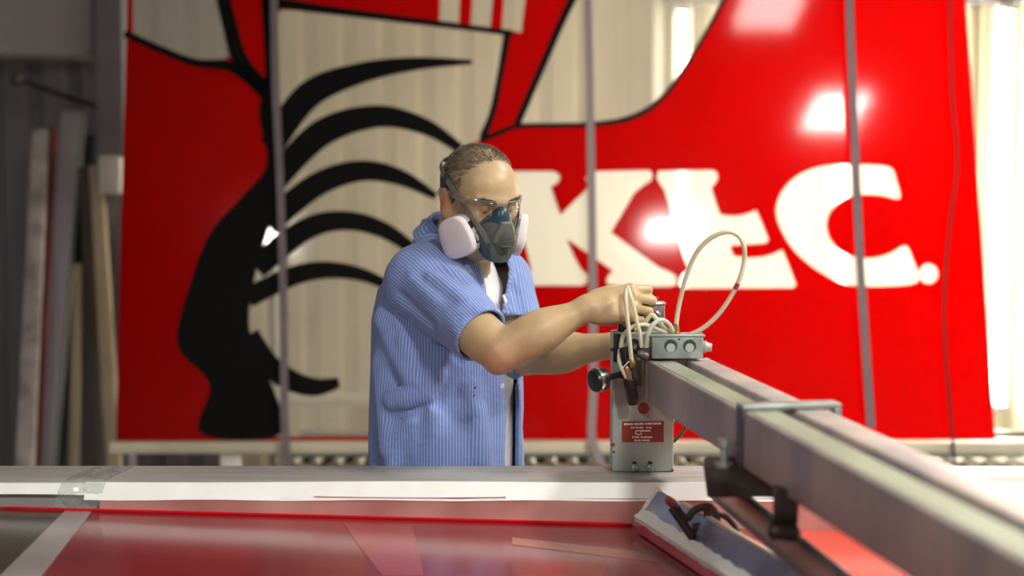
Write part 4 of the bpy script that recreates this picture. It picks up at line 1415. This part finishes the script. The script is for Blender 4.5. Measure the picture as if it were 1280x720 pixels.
hair = np_mesh('hair', relax(Vh, Fh, 1), Fh, M['hair'], person)
mb = MB()
n_str = 0
while n_str < 2600:
    th = random.uniform(0, 2 * math.pi); zc = random.uniform(-0.5, 1)
    rr = math.sqrt(1 - zc * zc)
    q, n_ = scalp(0.0765 * rr * math.cos(th), 0.097 * rr * math.sin(th) - 0.014, 0.03 + 0.086 * zc, 0.001)
    lim = hairline(q[0], q[2]) + random.uniform(-0.004, 0.006)
    if q[1] > lim or q[2] < -0.05 + 0.9 * max(q[1] + 0.045, 0): continue
    n_str += 1
    # comb back and down
    comb = V3(0.25 * np.sign(q[0]) * (q[2] > 0.08), -0.8, -0.35 - 0.6 * (q[2] < 0.06))
    comb = nrm(comb - n_ * (comb @ n_) + V3(random.gauss(0, .22), random.gauss(0, .22), random.gauss(0, .22)))
    L = random.uniform(0.012, 0.026)
    pts = []
    for t in (0, 0.5, 1):
        r2, n2 = scalp(*(q + comb * L * t), 0.0025 + 0.004 * t + random.uniform(0, .0025) * t)
        pts.append(hl(*r2))
    mb.tube(pts, [0.00055, 0.0005, 0.0002], 3, cap=False)
mb.build('hair_strands', M['hair'], person, smooth=80)['kind'] = 'stuff'

# ---- white undershirt (inside the open shirt)
US = Field(np.arange(-0.40, 0.14, 0.006), np.arange(2.88, 3.36, 0.006), np.arange(0.86, 1.52, 0.006))
US.union(torso_fn(-0.019), (-9, -9, -9), (9, 9, 9), 0)
US.cut(lambda X, Y, Z: cap_fn(NECK0 + T_F * 0.01, NECK0 + T_F * 0.02 + V3(0.02, -0.02, 0.12), 0.072, 0.10)(X, Y, Z), (-9, -9, -9), (9, 9, 9))
Vu, Fu = US.mesh()
np_mesh('undershirt', relax(Vu, Fu, 2), Fu, mat('white_cotton', (0.74, 0.74, 0.76), 0.8, bump=0.1, bscale=120), person)

# ---- shirt
def mat_shirt(name):
    m = bpy.data.materials.new(name)
    m.use_nodes = True
    nt = m.node_tree
    b = nt.nodes['Principled BSDF']
    b.inputs['Roughness'].default_value = 0.75
    b.inputs['Specular IOR Level'].default_value = 0.2
    b.inputs['Sheen Weight'].default_value = 0.15
    uv = nt.nodes.new('ShaderNodeUVMap'); uv.uv_map = 'cloth'
    sp = nt.nodes.new('ShaderNodeSeparateXYZ')
    nt.links.new(uv.outputs[0], sp.inputs[0])
    mu = nt.nodes.new('ShaderNodeMath'); mu.operation = 'MULTIPLY'; mu.inputs[1].default_value = 2 * math.pi / 0.0072
    nt.links.new(sp.outputs['X'], mu.inputs[0])
    si = nt.nodes.new('ShaderNodeMath'); si.operation = 'SINE'
    nt.links.new(mu.outputs[0], si.inputs[0])
    rp = nt.nodes.new('ShaderNodeValToRGB')
    rp.color_ramp.elements[0].position = 0.55; rp.color_ramp.elements[0].color = (0.150, 0.228, 0.52, 1)
    rp.color_ramp.elements[1].position = 0.95; rp.color_ramp.elements[1].color = (0.34, 0.425, 0.71, 1)
    mr = nt.nodes.new('ShaderNodeMapRange'); mr.inputs[1].default_value = -1; mr.inputs[2].default_value = 1
    nt.links.new(si.outputs[0], mr.inputs[0])
    nt.links.new(mr.outputs[0], rp.inputs['Fac'])
    nt.links.new(rp.outputs['Color'], b.inputs['Base Color'])
    tc = nt.nodes.new('ShaderNodeTexCoord')
    n2 = nt.nodes.new('ShaderNodeTexNoise'); n2.inputs['Scale'].default_value = 22; n2.inputs['Detail'].default_value = 5
    nt.links.new(tc.outputs['Object'], n2.inputs['Vector'])
    bp = nt.nodes.new('ShaderNodeBump'); bp.inputs['Strength'].default_value = 0.35; bp.inputs['Distance'].default_value = 0.02
    nt.links.new(n2.outputs['Fac'], bp.inputs['Height'])
    nt.links.new(bp.outputs['Normal'], b.inputs['Normal'])
    return m


M['shirt'] = mat_shirt('striped_blue_cotton')
M['shirt_in'] = mat('blue_cotton', (0.13, 0.21, 0.50), 0.75, var=0.08, vscale=30)
TH = 0.0075
SX = np.arange(-0.42, 0.18, 0.0034)
SY = np.arange(2.70, 3.40, 0.0034)
SZ = axis_grid(0.74, 1.56, 0.0034, 0.010, 0.96, 1.56)
Sf = Field(SX, SY, SZ)
CU_R = SH_R + (EL_R - SH_R) * 0.76
CU_L = SH_L + (EL_L - SH_L) * 0.72
X, Y, Z = np.meshgrid(Sf.xs, Sf.ys, Sf.zs, indexing='ij', sparse=True)
dT = torso_fn(0.0)(X, Y, Z)
SL0_R = SH_R + T_R * -0.03 + V3(0, 0, -0.006)
SL0_L = SH_L + T_R * 0.03 + V3(0, 0, -0.006)
dSR = cap_fn(SL0_R, SH_R + (EL_R - SH_R) * 0.90, 0.086, 0.056)(X, Y, Z)
dSL = cap_fn(SL0_L, SH_L + (EL_L - SH_L) * 0.90, 0.080, 0.060)(X, Y, Z)
# yoke over the shoulders
dY = cap_fn(SH_R + T_R * -0.02 + V3(0, 0, 0.0), SH_L - T_R * -0.02 + V3(0, 0, 0.0), 0.070, 0.070)(X, Y, Z)
dY2 = cap_fn(NECK0 + V3(-0.012, 0.012, -0.03), NECK0 + V3(0.0, 0.0, 0.035), 0.085, 0.068)(X, Y, Z)
d = _smin(dT, dY, 0.05)
d = _smin(d, dY2, 0.05)
dTor = d
dS = np.minimum(dSR, dSL)
d = _smin(d, dS, 0.022)
# armhole seam
d = d + 0.0022 * np.exp(-((dTor - dS) / 0.005) ** 2) * (Z > 1.2)
# folds: (pixel a, pixel b, depth a, depth b, amplitude, width)
folds = [((474, 398), (512, 470), 2.99, 2.97, 0.013, 0.013), ((488, 500), (532, 492), 2.98, 2.95, 0.013, 0.013), ((532, 492), (546, 470), 2.95, 2.93, 0.012, 0.012),
         ((489, 470), (500, 486), 2.98, 2.97, -0.008, 0.014), ((492, 524), (520, 512), 2.98, 2.96, -0.011, 0.014), ((500, 425), (524, 484), 2.97, 2.95, 0.009, 0.010),
         ((552, 440), (528, 486), 2.93, 2.95, 0.012, 0.011), ((545, 446), (516, 476), 2.94, 2.96, -0.009, 0.011), ((560, 458), (548, 500), 2.93, 2.94, -0.010, 0.013),
         ((500, 368), (540, 405), 2.95, 2.92, -0.008, 0.010), ((482, 376), (516, 408), 2.98, 2.95, -0.009, 0.011), ((515, 350), (545, 378), 2.94, 2.90, 0.006, 0.010),
         ((545, 335), (578, 352), 2.93, 2.94, -0.006, 0.010), ((540, 345), (580, 372), 2.92, 2.92, 0.006, 0.012),
         ((548, 430), (572, 448), 2.88, 2.86, -0.006, 0.009), ((470, 455), (478, 560), 3.02, 3.02, 0.007, 0.016), ((540, 520), (536, 592), 2.95, 2.95, 0.006, 0.014),
         ((575, 500), (570, 590), 2.94, 2.94, -0.008, 0.018), ((600, 520), (606, 590), 2.97, 2.97, 0.008, 0.018), ((510, 540), (506, 592), 2.97, 2.97, -0.006, 0.016),
         ((590, 395), (606, 425), 2.80, 2.80, -0.004, 0.010), ((560, 400), (590, 435), 2.83, 2.80, 0.004, 0.012), ((640, 360), (655, 395), 3.08, 3.05, -0.006, 0.010)]
d0 = d.copy()
disp = np.zeros_like(d)
tf0 = torso_fn(0.0)
sr0 = cap_fn(SL0_R, SH_R + (EL_R - SH_R) * 0.90, 0.086, 0.056)
sl0 = cap_fn(SL0_L, SH_L + (EL_L - SH_L) * 0.90, 0.080, 0.060)
def shirt_hit(px, py):
    ys_ = np.arange(2.70, 3.35, 0.002)
    P_ = np.array([vec(px, py, y_) for y_ in ys_])
    dd = np.minimum(np.minimum(tf0(*P_.T), sr0(*P_.T)), sl0(*P_.T))
    i_ = np.argmax(dd < 0) if (dd < 0).any() else int(np.argmin(dd))
    return P_[i_]
for pa, pb, ya, yb, amp, w in folds:
    a, b = shirt_hit(*pa), shirt_hit(*pb)
    lo, hi = np.minimum(a, b) - 3 * w, np.maximum(a, b) + 3 * w
    sl, X2, Y2, Z2 = Sf.block(lo, hi)
    q = cap_fn(a, b, 0, 0)(X2, Y2, Z2)
    g_ = amp * np.exp(-(q / (w * 1.15)) ** 2)
    disp[sl] = np.where(np.abs(g_) > np.abs(disp[sl]), g_, disp[sl]) if amp > 0 else np.minimum(disp[sl], g_) * (disp[sl] <= 0.001) + disp[sl] * (disp[sl] > 0.001)
for _ in range(2):          # soften where folds meet
    for ax in range(3):
        disp = 0.5 * disp + 0.25 * (np.roll(disp, 1, ax) + np.roll(disp, -1, ax))
d = d - 1.7 * np.maximum(disp, 0) - 1.3 * np.minimum(disp, 0)
# gentle long ripples in the hanging lower part
ux = (X - TC[0]) * T_R[0] + (Y - TC[1]) * T_R[1]
vx = (X - TC[0]) * T_F[0] + (Y - TC[1]) * T_F[1]
alpha = np.arctan2(ux / 0.205, vx / 0.153)            # 0 = front centre, + towards his right
d = d - 0.005 * np.clip((1.22 - Z) / 0.25, 0, 1) * np.sin(alpha * 9 + Z * 6) - 0.003 * np.clip((1.30 - Z) / 0.2, 0, 1) * np.sin(alpha * 15 - Z * 11)
shell = np.maximum(d, -(np.maximum(d, d0) + TH))
# cuffs, neck hole and open front
def beyond(P, axis, R):
    axis = nrm(axis)
    t = (X - P[0]) * axis[0] + (Y - P[1]) * axis[1] + (Z - P[2]) * axis[2]
    r2 = (X - P[0]) ** 2 + (Y - P[1]) ** 2 + (Z - P[2]) ** 2 - t * t
    return np.maximum(np.maximum(-t, t - 0.085), np.sqrt(np.maximum(r2, 0)) - R)
shell = np.maximum(shell, -beyond(CU_R, EL_R - SH_R, 0.085))
shell = np.maximum(shell, -beyond(CU_L, EL_L - SH_L, 0.085))
neckcut = cap_fn(NECK0 + V3(0.004, -0.004, 0.035), NECK0 + V3(0.06, -0.05, 0.20), 0.058, 0.11)(X, Y, Z)
shell = np.maximum(shell, -neckcut)
vneck = np.clip((Z - 1.24) / 0.20, 0, 1)
a_hi = 0.02 + 0.30 * vneck + 0.03 * np.sin(Z * 20)
a_lo = -0.34 - 0.22 * vneck
front = np.maximum(alpha - a_hi, a_lo - alpha) * 0.15
shell = np.maximum(shell, -np.maximum(front, -dS + 0.012))
Sf.D = shell.astype(np.float32)
Vs, Fs = Sf.mesh()
Vs = relax(Vs, Fs, 2, 0.4)
# cloth coordinates: around the trunk, or around the sleeve axis
px_, py_, pz_ = Vs[:, 0], Vs[:, 1], Vs[:, 2]
def near(fn): return fn(px_, py_, pz_)
vT = np.minimum(near(torso_fn(0.0)), near(cap_fn(SH_R + T_R * -0.02, SH_L + T_R * 0.02, 0.07, 0.07)))
vR = near(cap_fn(SL0_R, SH_R + (EL_R - SH_R) * 0.90, 0.086, 0.056))
vL = near(cap_fn(SL0_L, SH_L + (EL_L - SH_L) * 0.90, 0.080, 0.060))
al = np.arctan2(((Vs - TC) @ T_R) / 0.205, ((Vs - TC) @ T_F) / 0.153)
uT = al * 0.18
# on the shoulders the yoke stripes run front to back
yk = np.clip((pz_ - 1.385) / 0.03, 0, 1)
uT = np.where(pz_ > 1.40, ((Vs - TC) @ T_R) * 1.0, uT)
def sleeve_u(P0, P1):
    ax = nrm(P1 - P0)
    e1 = nrm(np.cross(ax, V3(0, 0, 1))); e2 = np.cross(ax, e1)
    q = Vs - P0
    return np.arctan2(q @ e1, q @ e2) * 0.068
u = np.where((vR < vT - 0.002) & (vR < vL), sleeve_u(SH_R, EL_R), np.where((vL < vT - 0.002), sleeve_u(SH_L, EL_L), uT))
shirt = np_mesh('shirt', Vs, Fs, M['shirt'], person, uv=np.stack([u, pz_], 1))
del Sf, shell, d, dT, dTor, dS, dSR, dSL, dY, dY2

# collar: stand and two leaves around the neck, open at the throat
nk_ax = nrm(V3(0.05, -0.045, 0.11))
nk_c = NECK0 + V3(0.0, 0.0, 0.030)
ne1 = nrm(T_F - nk_ax * (T_F @ nk_ax)); ne2 = nrm(T_R - nk_ax * (T_R @ nk_ax))
mb = MB()
cols = 40
rowsC = [(0.030, 0.066), (0.052, 0.063), (0.056, 0.067), (0.040, 0.076), (0.018, 0.086), (0.002, 0.094)]
uvs = []
for i in range(cols + 1):
    t = i / cols
    a_ = math.radians(36) + t * math.radians(360 - 36 - 62)         # from his right front round the back to the left front
    fr = max(0.0, 1 - min(t, 1 - t) / 0.20)                          # 1 at the leaf points
    for j, (h, r_) in enumerate(rowsC):
        drop = (0.030 * fr) * (j >= 3) * (j - 2) / 3 + 0.030 * fr * (j < 3) + 0.012 * fr
        P = nk_c + nk_ax * (h - drop) + (ne1 * math.cos(a_) + ne2 * math.sin(a_)) * (r_ + 0.010 * fr * (j >= 3) + (0.006 if j < 3 else 0.0))
        mb.v.append(tuple(P))
nR = len(rowsC)
for i in range(cols):
    for j in range(nR - 1):
        mb.f.append((i * nR + j, i * nR + j + 1, (i + 1) * nR + j + 1, (i + 1) * nR + j))
col_o = mb.build('collar', M['shirt'], shirt, smooth=60)
uvl = col_o.data.uv_layers.new(name='cloth')
for lp in col_o.data.loops:
    i, j = divmod(lp.vertex_index, nR)
    uvl.data[lp.index].uv = (j * 0.016 + 0.002, i * 0.01)
sm = col_o.modifiers.new('thickness', 'SOLIDIFY'); sm.thickness = 0.003; sm.offset = 0
sb = col_o.modifiers.new('round', 'SUBSURF'); sb.levels = 1; sb.render_levels = 2

# buttons down the near placket
def on_torso(al_, z_, g_=0.0):
    a = np.interp(z_, TZ, TA) + g_; b = np.interp(z_, TZ, TB) + g_; o = np.interp(z_, TZ, TO)
    return TC + T_R * a * math.sin(al_) + T_F * (b * math.cos(al_) + o) + V3(0, 0, z_)
for z_, al_ in ((1.33, 0.24), (1.17, 0.10), (1.06, 0.09)):
    p = on_torso(al_, z_, 0.003)
    n_ = nrm(on_torso(al_, z_, 0.02) - p)
    MB().lathe(p - n_ * 0.002, n_, [(0, .0055), (.003, .0058), (.0036, .004), (.003, .002)], 12).build('button', mat('pearl_button', (0.70, 0.70, 0.68), 0.25), shirt)

# white tag clipped on the far chest, red ink specks on the shirt front
p = shirt_hit(629, 371); q = shirt_hit(634, 381)
MB().ribbon([p + V3(0, -0.004, 0.004), q + V3(0, -0.004, -0.004)], [tuple(T_F)] * 2, 0.008, 0.002).build('pocket_tag', mat('white_tag', (0.8, 0.8, 0.8), 0.4), shirt)
M['speck'] = mat('dried_ink_speck', (0.30, 0.02, 0.05), 0.5)
for px, py, r_ in ((594, 484.5, .0022), (593, 494, .002), (603, 579, .0016), (630, 582, .002), (471, 584, .0015), (545, 381, .0012)):
    p = shirt_hit(px, py)
    n_ = V3(0.05, -1, 0.02)
    MB().lathe(p + n_ * 0.0035, n_, [(-0.004, r_), (0.0002, r_), (0.0006, r_ * .5)], 8).build('ink_speck', M['speck'], shirt)

# ---- trousers, shoes, belt (below the table edge)
TRX = np.arange(-0.42, 0.16, 0.008)
Tf = Field(TRX, np.arange(2.84, 3.40, 0.008), np.arange(0.02, 1.02, 0.008))
Tf.union(torso_fn(-0.010), (-0.4, 2.9, 0.78), (0.12, 3.36, 0.95), 0.0)
Tf.cut(lambda X, Y, Z: 0.93 - Z + 0 * X + 0 * Y if False else -(0.93 - Z) * -1 + 0 * X + 0 * Y, (-9, -9, 0.9), (9, 9, 9))
for s in (1, -1):
    hip = TC + T_R * 0.092 * s + V3(0, 0, 0.84)
    knee = TC + T_R * 0.11 * s + T_F * (0.03 if s > 0 else 0.06) + V3(0, 0, 0.48)
    ank = TC + T_R * 0.12 * s + T_F * (-0.01 if s > 0 else 0.04) + V3(0, 0, 0.075)
    Tf.capsule(hip, knee, 0.108, 0.082, 0.04)
    Tf.capsule(knee, ank, 0.080, 0.066, 0.02)
Vt, Ft = Tf.mesh()
np_mesh('trousers', relax(Vt, Ft, 2), Ft, mat('dark_navy_twill', (0.03, 0.035, 0.055), 0.8, var=0.15, vscale=20), person)
for s in (1, -1):
    ank = TC + T_R * 0.12 * s + T_F * (-0.01 if s > 0 else 0.04)
    f = Field(np.arange(ank[0] - 0.16, ank[0] + 0.26, 0.006), np.arange(ank[1] - 0.26, ank[1] + 0.16, 0.006), np.arange(-0.02, 0.16, 0.006))
    f.capsule(ank + V3(0, 0, 0.05) - T_F * 0.05, ank + T_F * 0.17 + V3(0, 0, 0.04), 0.045, 0.042, 0.01)
    f.capsule(ank + V3(0, 0, 0.05), ank + V3(0, 0, 0.12), 0.05, 0.05, 0.02)
    f.cut(lambda X, Y, Z: Z - 0.002 + 0 * X + 0 * Y, (-9, -9, -9), (9, 9, 9))
    vv, ff = f.mesh()
    np_mesh('shoe', vv, ff, mat('black_leather', (0.015, 0.014, 0.013), 0.4), person)

# ---- respirator
RF = Field(np.arange(HC[0] - 0.10, HC[0] + 0.16, 0.0028), np.arange(HC[1] - 0.20, HC[1] + 0.06, 0.0028), np.arange(HC[2] - 0.19, HC[2] + 0.06, 0.0028))
RS = HS
RF.capsule(hl(0, 0.094, -0.055), hl(0, 0.098, -0.085), 0.040, 0.034, 0.02)
RF.capsule(hl(0, 0.108, -0.030), hl(0, 0.103, 0.002), 0.022, 0.013, 0.02)
for s in (1, -1):
    RF.capsule(hl(0, 0.095, -0.06), hl(0.052 * s, 0.070, -0.062), 0.034, 0.020, 0.02)
    RF.capsule(hl(0.006 * s, 0.100, -0.010), hl(0.036 * s, 0.078, -0.040), 0.012, 0.014, 0.015)
RF.cut(lambda X, Y, Z: ell_fn(hl(0, 0.030, -0.035), (0.060 * HS, 0.058 * HS, 0.088 * HS), HB)(X, Y, Z), (-9, -9, -9), (9, 9, 9))
vv, ff = RF.mesh()
resp = np_mesh('respirator', relax(vv, ff, 2), ff, mat('dark_grey_rubber', (0.075, 0.088, 0.082), 0.5, var=0.1, vscale=20), person)
resp['label'] = 'grey half-face respirator with white filter pads'
M['mask_blue'] = mat('blue_grey_plastic', (0.022, 0.058, 0.085), 0.32)
M['mask_grey'] = mat('warm_grey_plastic', (0.12, 0.125, 0.112), 0.4)
# blue bridge over the nose
NB = Field(np.arange(HC[0] - 0.06, HC[0] + 0.14, 0.0024), np.arange(HC[1] - 0.20, HC[1] + 0.02, 0.0024), np.arange(HC[2] - 0.12, HC[2] + 0.06, 0.0024))
NB.capsule(hl(0, 0.112, -0.034), hl(0, 0.106, 0.004), 0.024, 0.0125, 0.01)
for s in (1, -1):
    NB.capsule(hl(0.006 * s, 0.106, -0.006), hl(0.038 * s, 0.086, -0.044), 0.012, 0.014, 0.015)
NB.cut(lambda X, Y, Z: ell_fn(hl(0, 0.034, -0.035), (0.064 * HS, 0.062 * HS, 0.09 * HS), HB)(X, Y, Z), (-9, -9, -9), (9, 9, 9))
vv, ff = NB.mesh()
RS = 1.0
np_mesh('nose_bridge', relax(vv, ff, 2), ff, M['mask_blue'], resp)


def hplate(poly, y0, y1, name, material, parent, bulge=0.0, tilt=0.0, bevel=0.003):
    """plate facing forward: polygon in head-local (x, z), between forward offsets y0 and y1"""
    def T(p): return Vector(hl(p.x, p.z - bulge * (p.x / 0.03) ** 2 + tilt * (p.y + 0.06), p.y))
    return MB().prism(poly, T, y0, y1).build(name, material, parent, bevel=bevel, smooth=50)
hplate([(-0.012, -0.012), (0.012, -0.012), (0.024, -0.036), (0.031, -0.062), (-0.031, -0.062), (-0.024, -0.036)], 0.118, 0.142, 'front_cover', M['mask_grey'], resp, bulge=0.006, tilt=-0.1)
hplate([(-0.030, -0.058), (0.030, -0.058), (0.033, -0.078), (0.024, -0.100), (0.012, -0.108), (-0.012, -0.108), (-0.024, -0.100), (-0.033, -0.078)], 0.112, 0.141, 'valve_cover', mat('valve_grey', (0.085, 0.10, 0.09), 0.45), resp, bulge=0.010, tilt=0.05)
xm = mat('mark_dark', (0.01, 0.01, 0.01), 0.5)
for dx in (1, -1):
    MB().tube([hl(-0.006 * dx, 0.1425, -0.074), hl(0.006 * dx, 0.1422, -0.088)], 0.0012, 6).build('cross_mark', xm, resp)
hplate([(-0.010, -0.066), (0.010, -0.066), (0.010, -0.068), (-0.010, -0.068)], 0.139, 0.1425, 'moulded_line', M['mask_grey'], resp, bevel=0.0)

M['pad'] = mat('white_filter_felt', (0.72, 0.66, 0.67), 0.75, var=0.03, vscale=30, bump=0.05, bscale=150)
M['cart'] = mat('filter_retainer', (0.34, 0.38, 0.35), 0.35, var=0.06)
for s in (1, -1):
    c = hl(0.079 if s > 0 else -0.070, 0.066, -0.066)
    n_ = nrm(H_R * 0.86 * s + H_F * 0.50 + H_U * -0.06)
    e_u = nrm(H_U * 0.97 - H_F * 0.22 - n_ * ((H_U * 0.97 - H_F * 0.22) @ n_))
    e_w = nrm(np.cross(n_, e_u))
    if e_w @ H_F < 0: e_w = -e_w
    tw = math.radians(22)
    e_u, e_w = e_u * math.cos(tw) - e_w * math.sin(tw), e_w * math.cos(tw) + e_u * math.sin(tw)
    def pad_mesh(name, rw, ru, off0, off1, edge, material, ex=3.2, nseg=36):
        mb = MB()
        ringsP = []
        for (sc_, of) in ((1.0, off0), (1.0, off0 + (off1 - off0) * 0.55), (0.97, off0 + (off1 - off0) * 0.8), (0.88, off1 - edge * 0.12), (0.6, off1 + edge * 0.1), (0.25, off1 + edge * 0.16)):
            ring_ = []
            for k in range(nseg):
                t = 2 * math.pi * k / nseg
                cx_, sy_ = math.cos(t), math.sin(t)
                w_ = np.sign(cx_) * abs(cx_) ** (2 / ex) * rw * sc_
                u_ = np.sign(sy_) * abs(sy_) ** (2 / ex) * ru * sc_
                w_ *= 1 + 0.16 * (u_ / ru) * -1 * (1 if cx_ < 0 else 0.35)
                ring_.append(tuple(c + e_w * w_ + e_u * u_ + n_ * of))
            ringsP.append(ring_)
        for r_ in ringsP: mb.v += r_
        for i in range(len(ringsP) - 1):
            for k in range(nseg):
                mb.f.append((i * nseg + k, i * nseg + (k + 1) % nseg, (i + 1) * nseg + (k + 1) % nseg, (i + 1) * nseg + k))
        mb.f.append(tuple(range(nseg - 1, -1, -1)))
        mb.f.append(tuple((len(ringsP) - 1) * nseg + k for k in range(nseg)))
        return mb.build(name, material, resp, smooth=60)
    pad_mesh('filter_retainer', 0.0395, 0.0435, -0.008, 0.004, 0.004, M['cart'])
    pad_mesh('filter_pad', 0.0385, 0.0425, 0.003, 0.020, 0.012, M['pad'])
    # dark inlet collar between facepiece and filter
    j0, j1 = hl(0.044 * s, 0.088, -0.062), c - n_ * 0.004
    MB().lathe(Vector(j0), Vector(j1 - j0), [(0, .020), (np.linalg.norm(j1 - j0) * 0.5, .023), (np.linalg.norm(j1 - j0), .026)], 20).build('inlet_collar', M['mask_grey'], resp)
    for dv in (-0.018, 0.014):
        q = c + e_w * 0.0372 + e_u * dv - n_ * 0.002
        MB().box(-0.0018, 0.0018, -0.008, 0.008, -0.005, 0.005, lambda p: Vector(q + e_w * p.x + e_u * p.y + n_ * p.z)).build('retainer_slot', M['black'], resp)
    # upper strap from the facepiece past the temple over the ear to the back of the head
    pts, nms = [], []
    for (x_, y_, z_) in ((0.034, 0.122, -0.062), (0.046, 0.106, -0.040), (0.062, 0.078, -0.012), (0.074, 0.044, 0.012), (0.0815, 0.012, 0.030), (0.083, -0.022, 0.044), (0.076, -0.06, 0.056), (0.052, -0.096, 0.062), (0.0, -0.117, 0.064)):
        pts.append(tuple(hl(x_ * s, y_, z_)))
    P = catmull(pts, 5)
    nms = []
    for p in P:
        lv = np.array(p) - hl(0, 0.0, 0.02)
        nms.append(tuple(nrm(lv)))
    MB().ribbon(P, nms, 0.0105, 0.0022).build('strap', mat('grey_strap_band', (0.17, 0.17, 0.16), 0.55), resp, smooth=50)
# crown strap over the top of the head
pts = []
for a_ in np.linspace(-78, 78, 25):
    r2, n2 = scalp(0.09 * math.sin(math.radians(a_)), -0.062, 0.03 + 0.10 * math.cos(math.radians(a_)), 0.0045)
    pts.append((hl(*r2), H_R * n2[0] + H_F * n2[1] + H_U * n2[2]))
MB().ribbon([p for p, _ in pts], [n for _, n in pts], 0.009, 0.0016).build('crown_strap', mat('pale_strap_band', (0.22, 0.23, 0.25), 0.4), resp, smooth=50)
for s in (1, -1):
    c = hl(0.0835 * s, -0.018, 0.040)
    MB().box(-0.003, 0.003, -0.006, 0.006, -0.014, 0.014, lambda p: Vector(c + H_R * p.x + H_F * p.y + H_U * p.z)).build('strap_clip', M['mask_blue'], resp, bevel=0.0015)

# ---- clear safety glasses
M['lens'] = mat_clear('clear_lens', (0.96, 0.97, 0.97), rough=0.03)
gl = None
mb = MB()
na, nz_ = 40, 6
Rg = 0.078
for i in range(na + 1):
    a_ = math.radians(-66 + 132 * i / na)
    for j in range(nz_ + 1):
        t = j / nz_
        notch = 0.016 * math.exp(-(a_ / 0.16) ** 2)
        lo = -0.020 + notch + 0.008 * (abs(a_) / 1.15) ** 2
        z_ = lo + (0.026 - lo) * t
        mb.v.append(tuple(hl(Rg * math.sin(a_), 0.030 + Rg * 1.02 * math.cos(a_), z_)))
for i in range(na):
    for j in range(nz_):
        k = i * (nz_ + 1) + j
        mb.f.append((k, k + 1, k + nz_ + 2, k + nz_ + 1))
gl = mb.build('safety_glasses', M['lens'], person, smooth=60)
gl['label'] = 'clear wraparound safety glasses'
so = gl.modifiers.new('thickness', 'SOLIDIFY'); so.thickness = 0.002
M['clearframe'] = mat_clear('clear_frame_plastic', (0.92, 0.93, 0.94), frost=0.2, frost_col=(0.85, 0.86, 0.88), rough=0.1)
pts = [tuple(hl(Rg * math.sin(a_), 0.0305 + Rg * 1.02 * math.cos(a_), 0.0265)) for a_ in np.radians(np.linspace(-66, 66, 31))]
MB().tube(pts, 0.0012, 6).build('brow_bar', M['clearframe'], gl)
for s in (1, -1):
    P = catmull([tuple(hl(0.0715 * s, 0.062, 0.012)), tuple(hl(0.0790 * s, 0.040, 0.014)), tuple(hl(0.0850 * s, 0.0, 0.016)), tuple(hl(0.0865 * s, -0.03, 0.014)), tuple(hl(0.083 * s, -0.048, -0.004))], 6)
    MB().ribbon(P, [tuple(H_R * s)] * len(P), 0.008, 0.0022).build('temple_arm', M['clearframe'], gl, smooth=50)
    sq_ = [hl(0.0715 * s, 0.064, -0.010), hl(0.0715 * s, 0.064, 0.022), hl(0.081 * s, 0.030, 0.018), hl(0.080 * s, 0.036, -0.002)]
    MB().add([Vector(p) for p in sq_] + [Vector(p + H_R * 0.0015 * s) for p in sq_], [(0, 1, 2, 3), (7, 6, 5, 4), (0, 4, 5, 1), (1, 5, 6, 2), (2, 6, 7, 3), (3, 7, 4, 0)]).build('side_shield', M['lens'], gl)
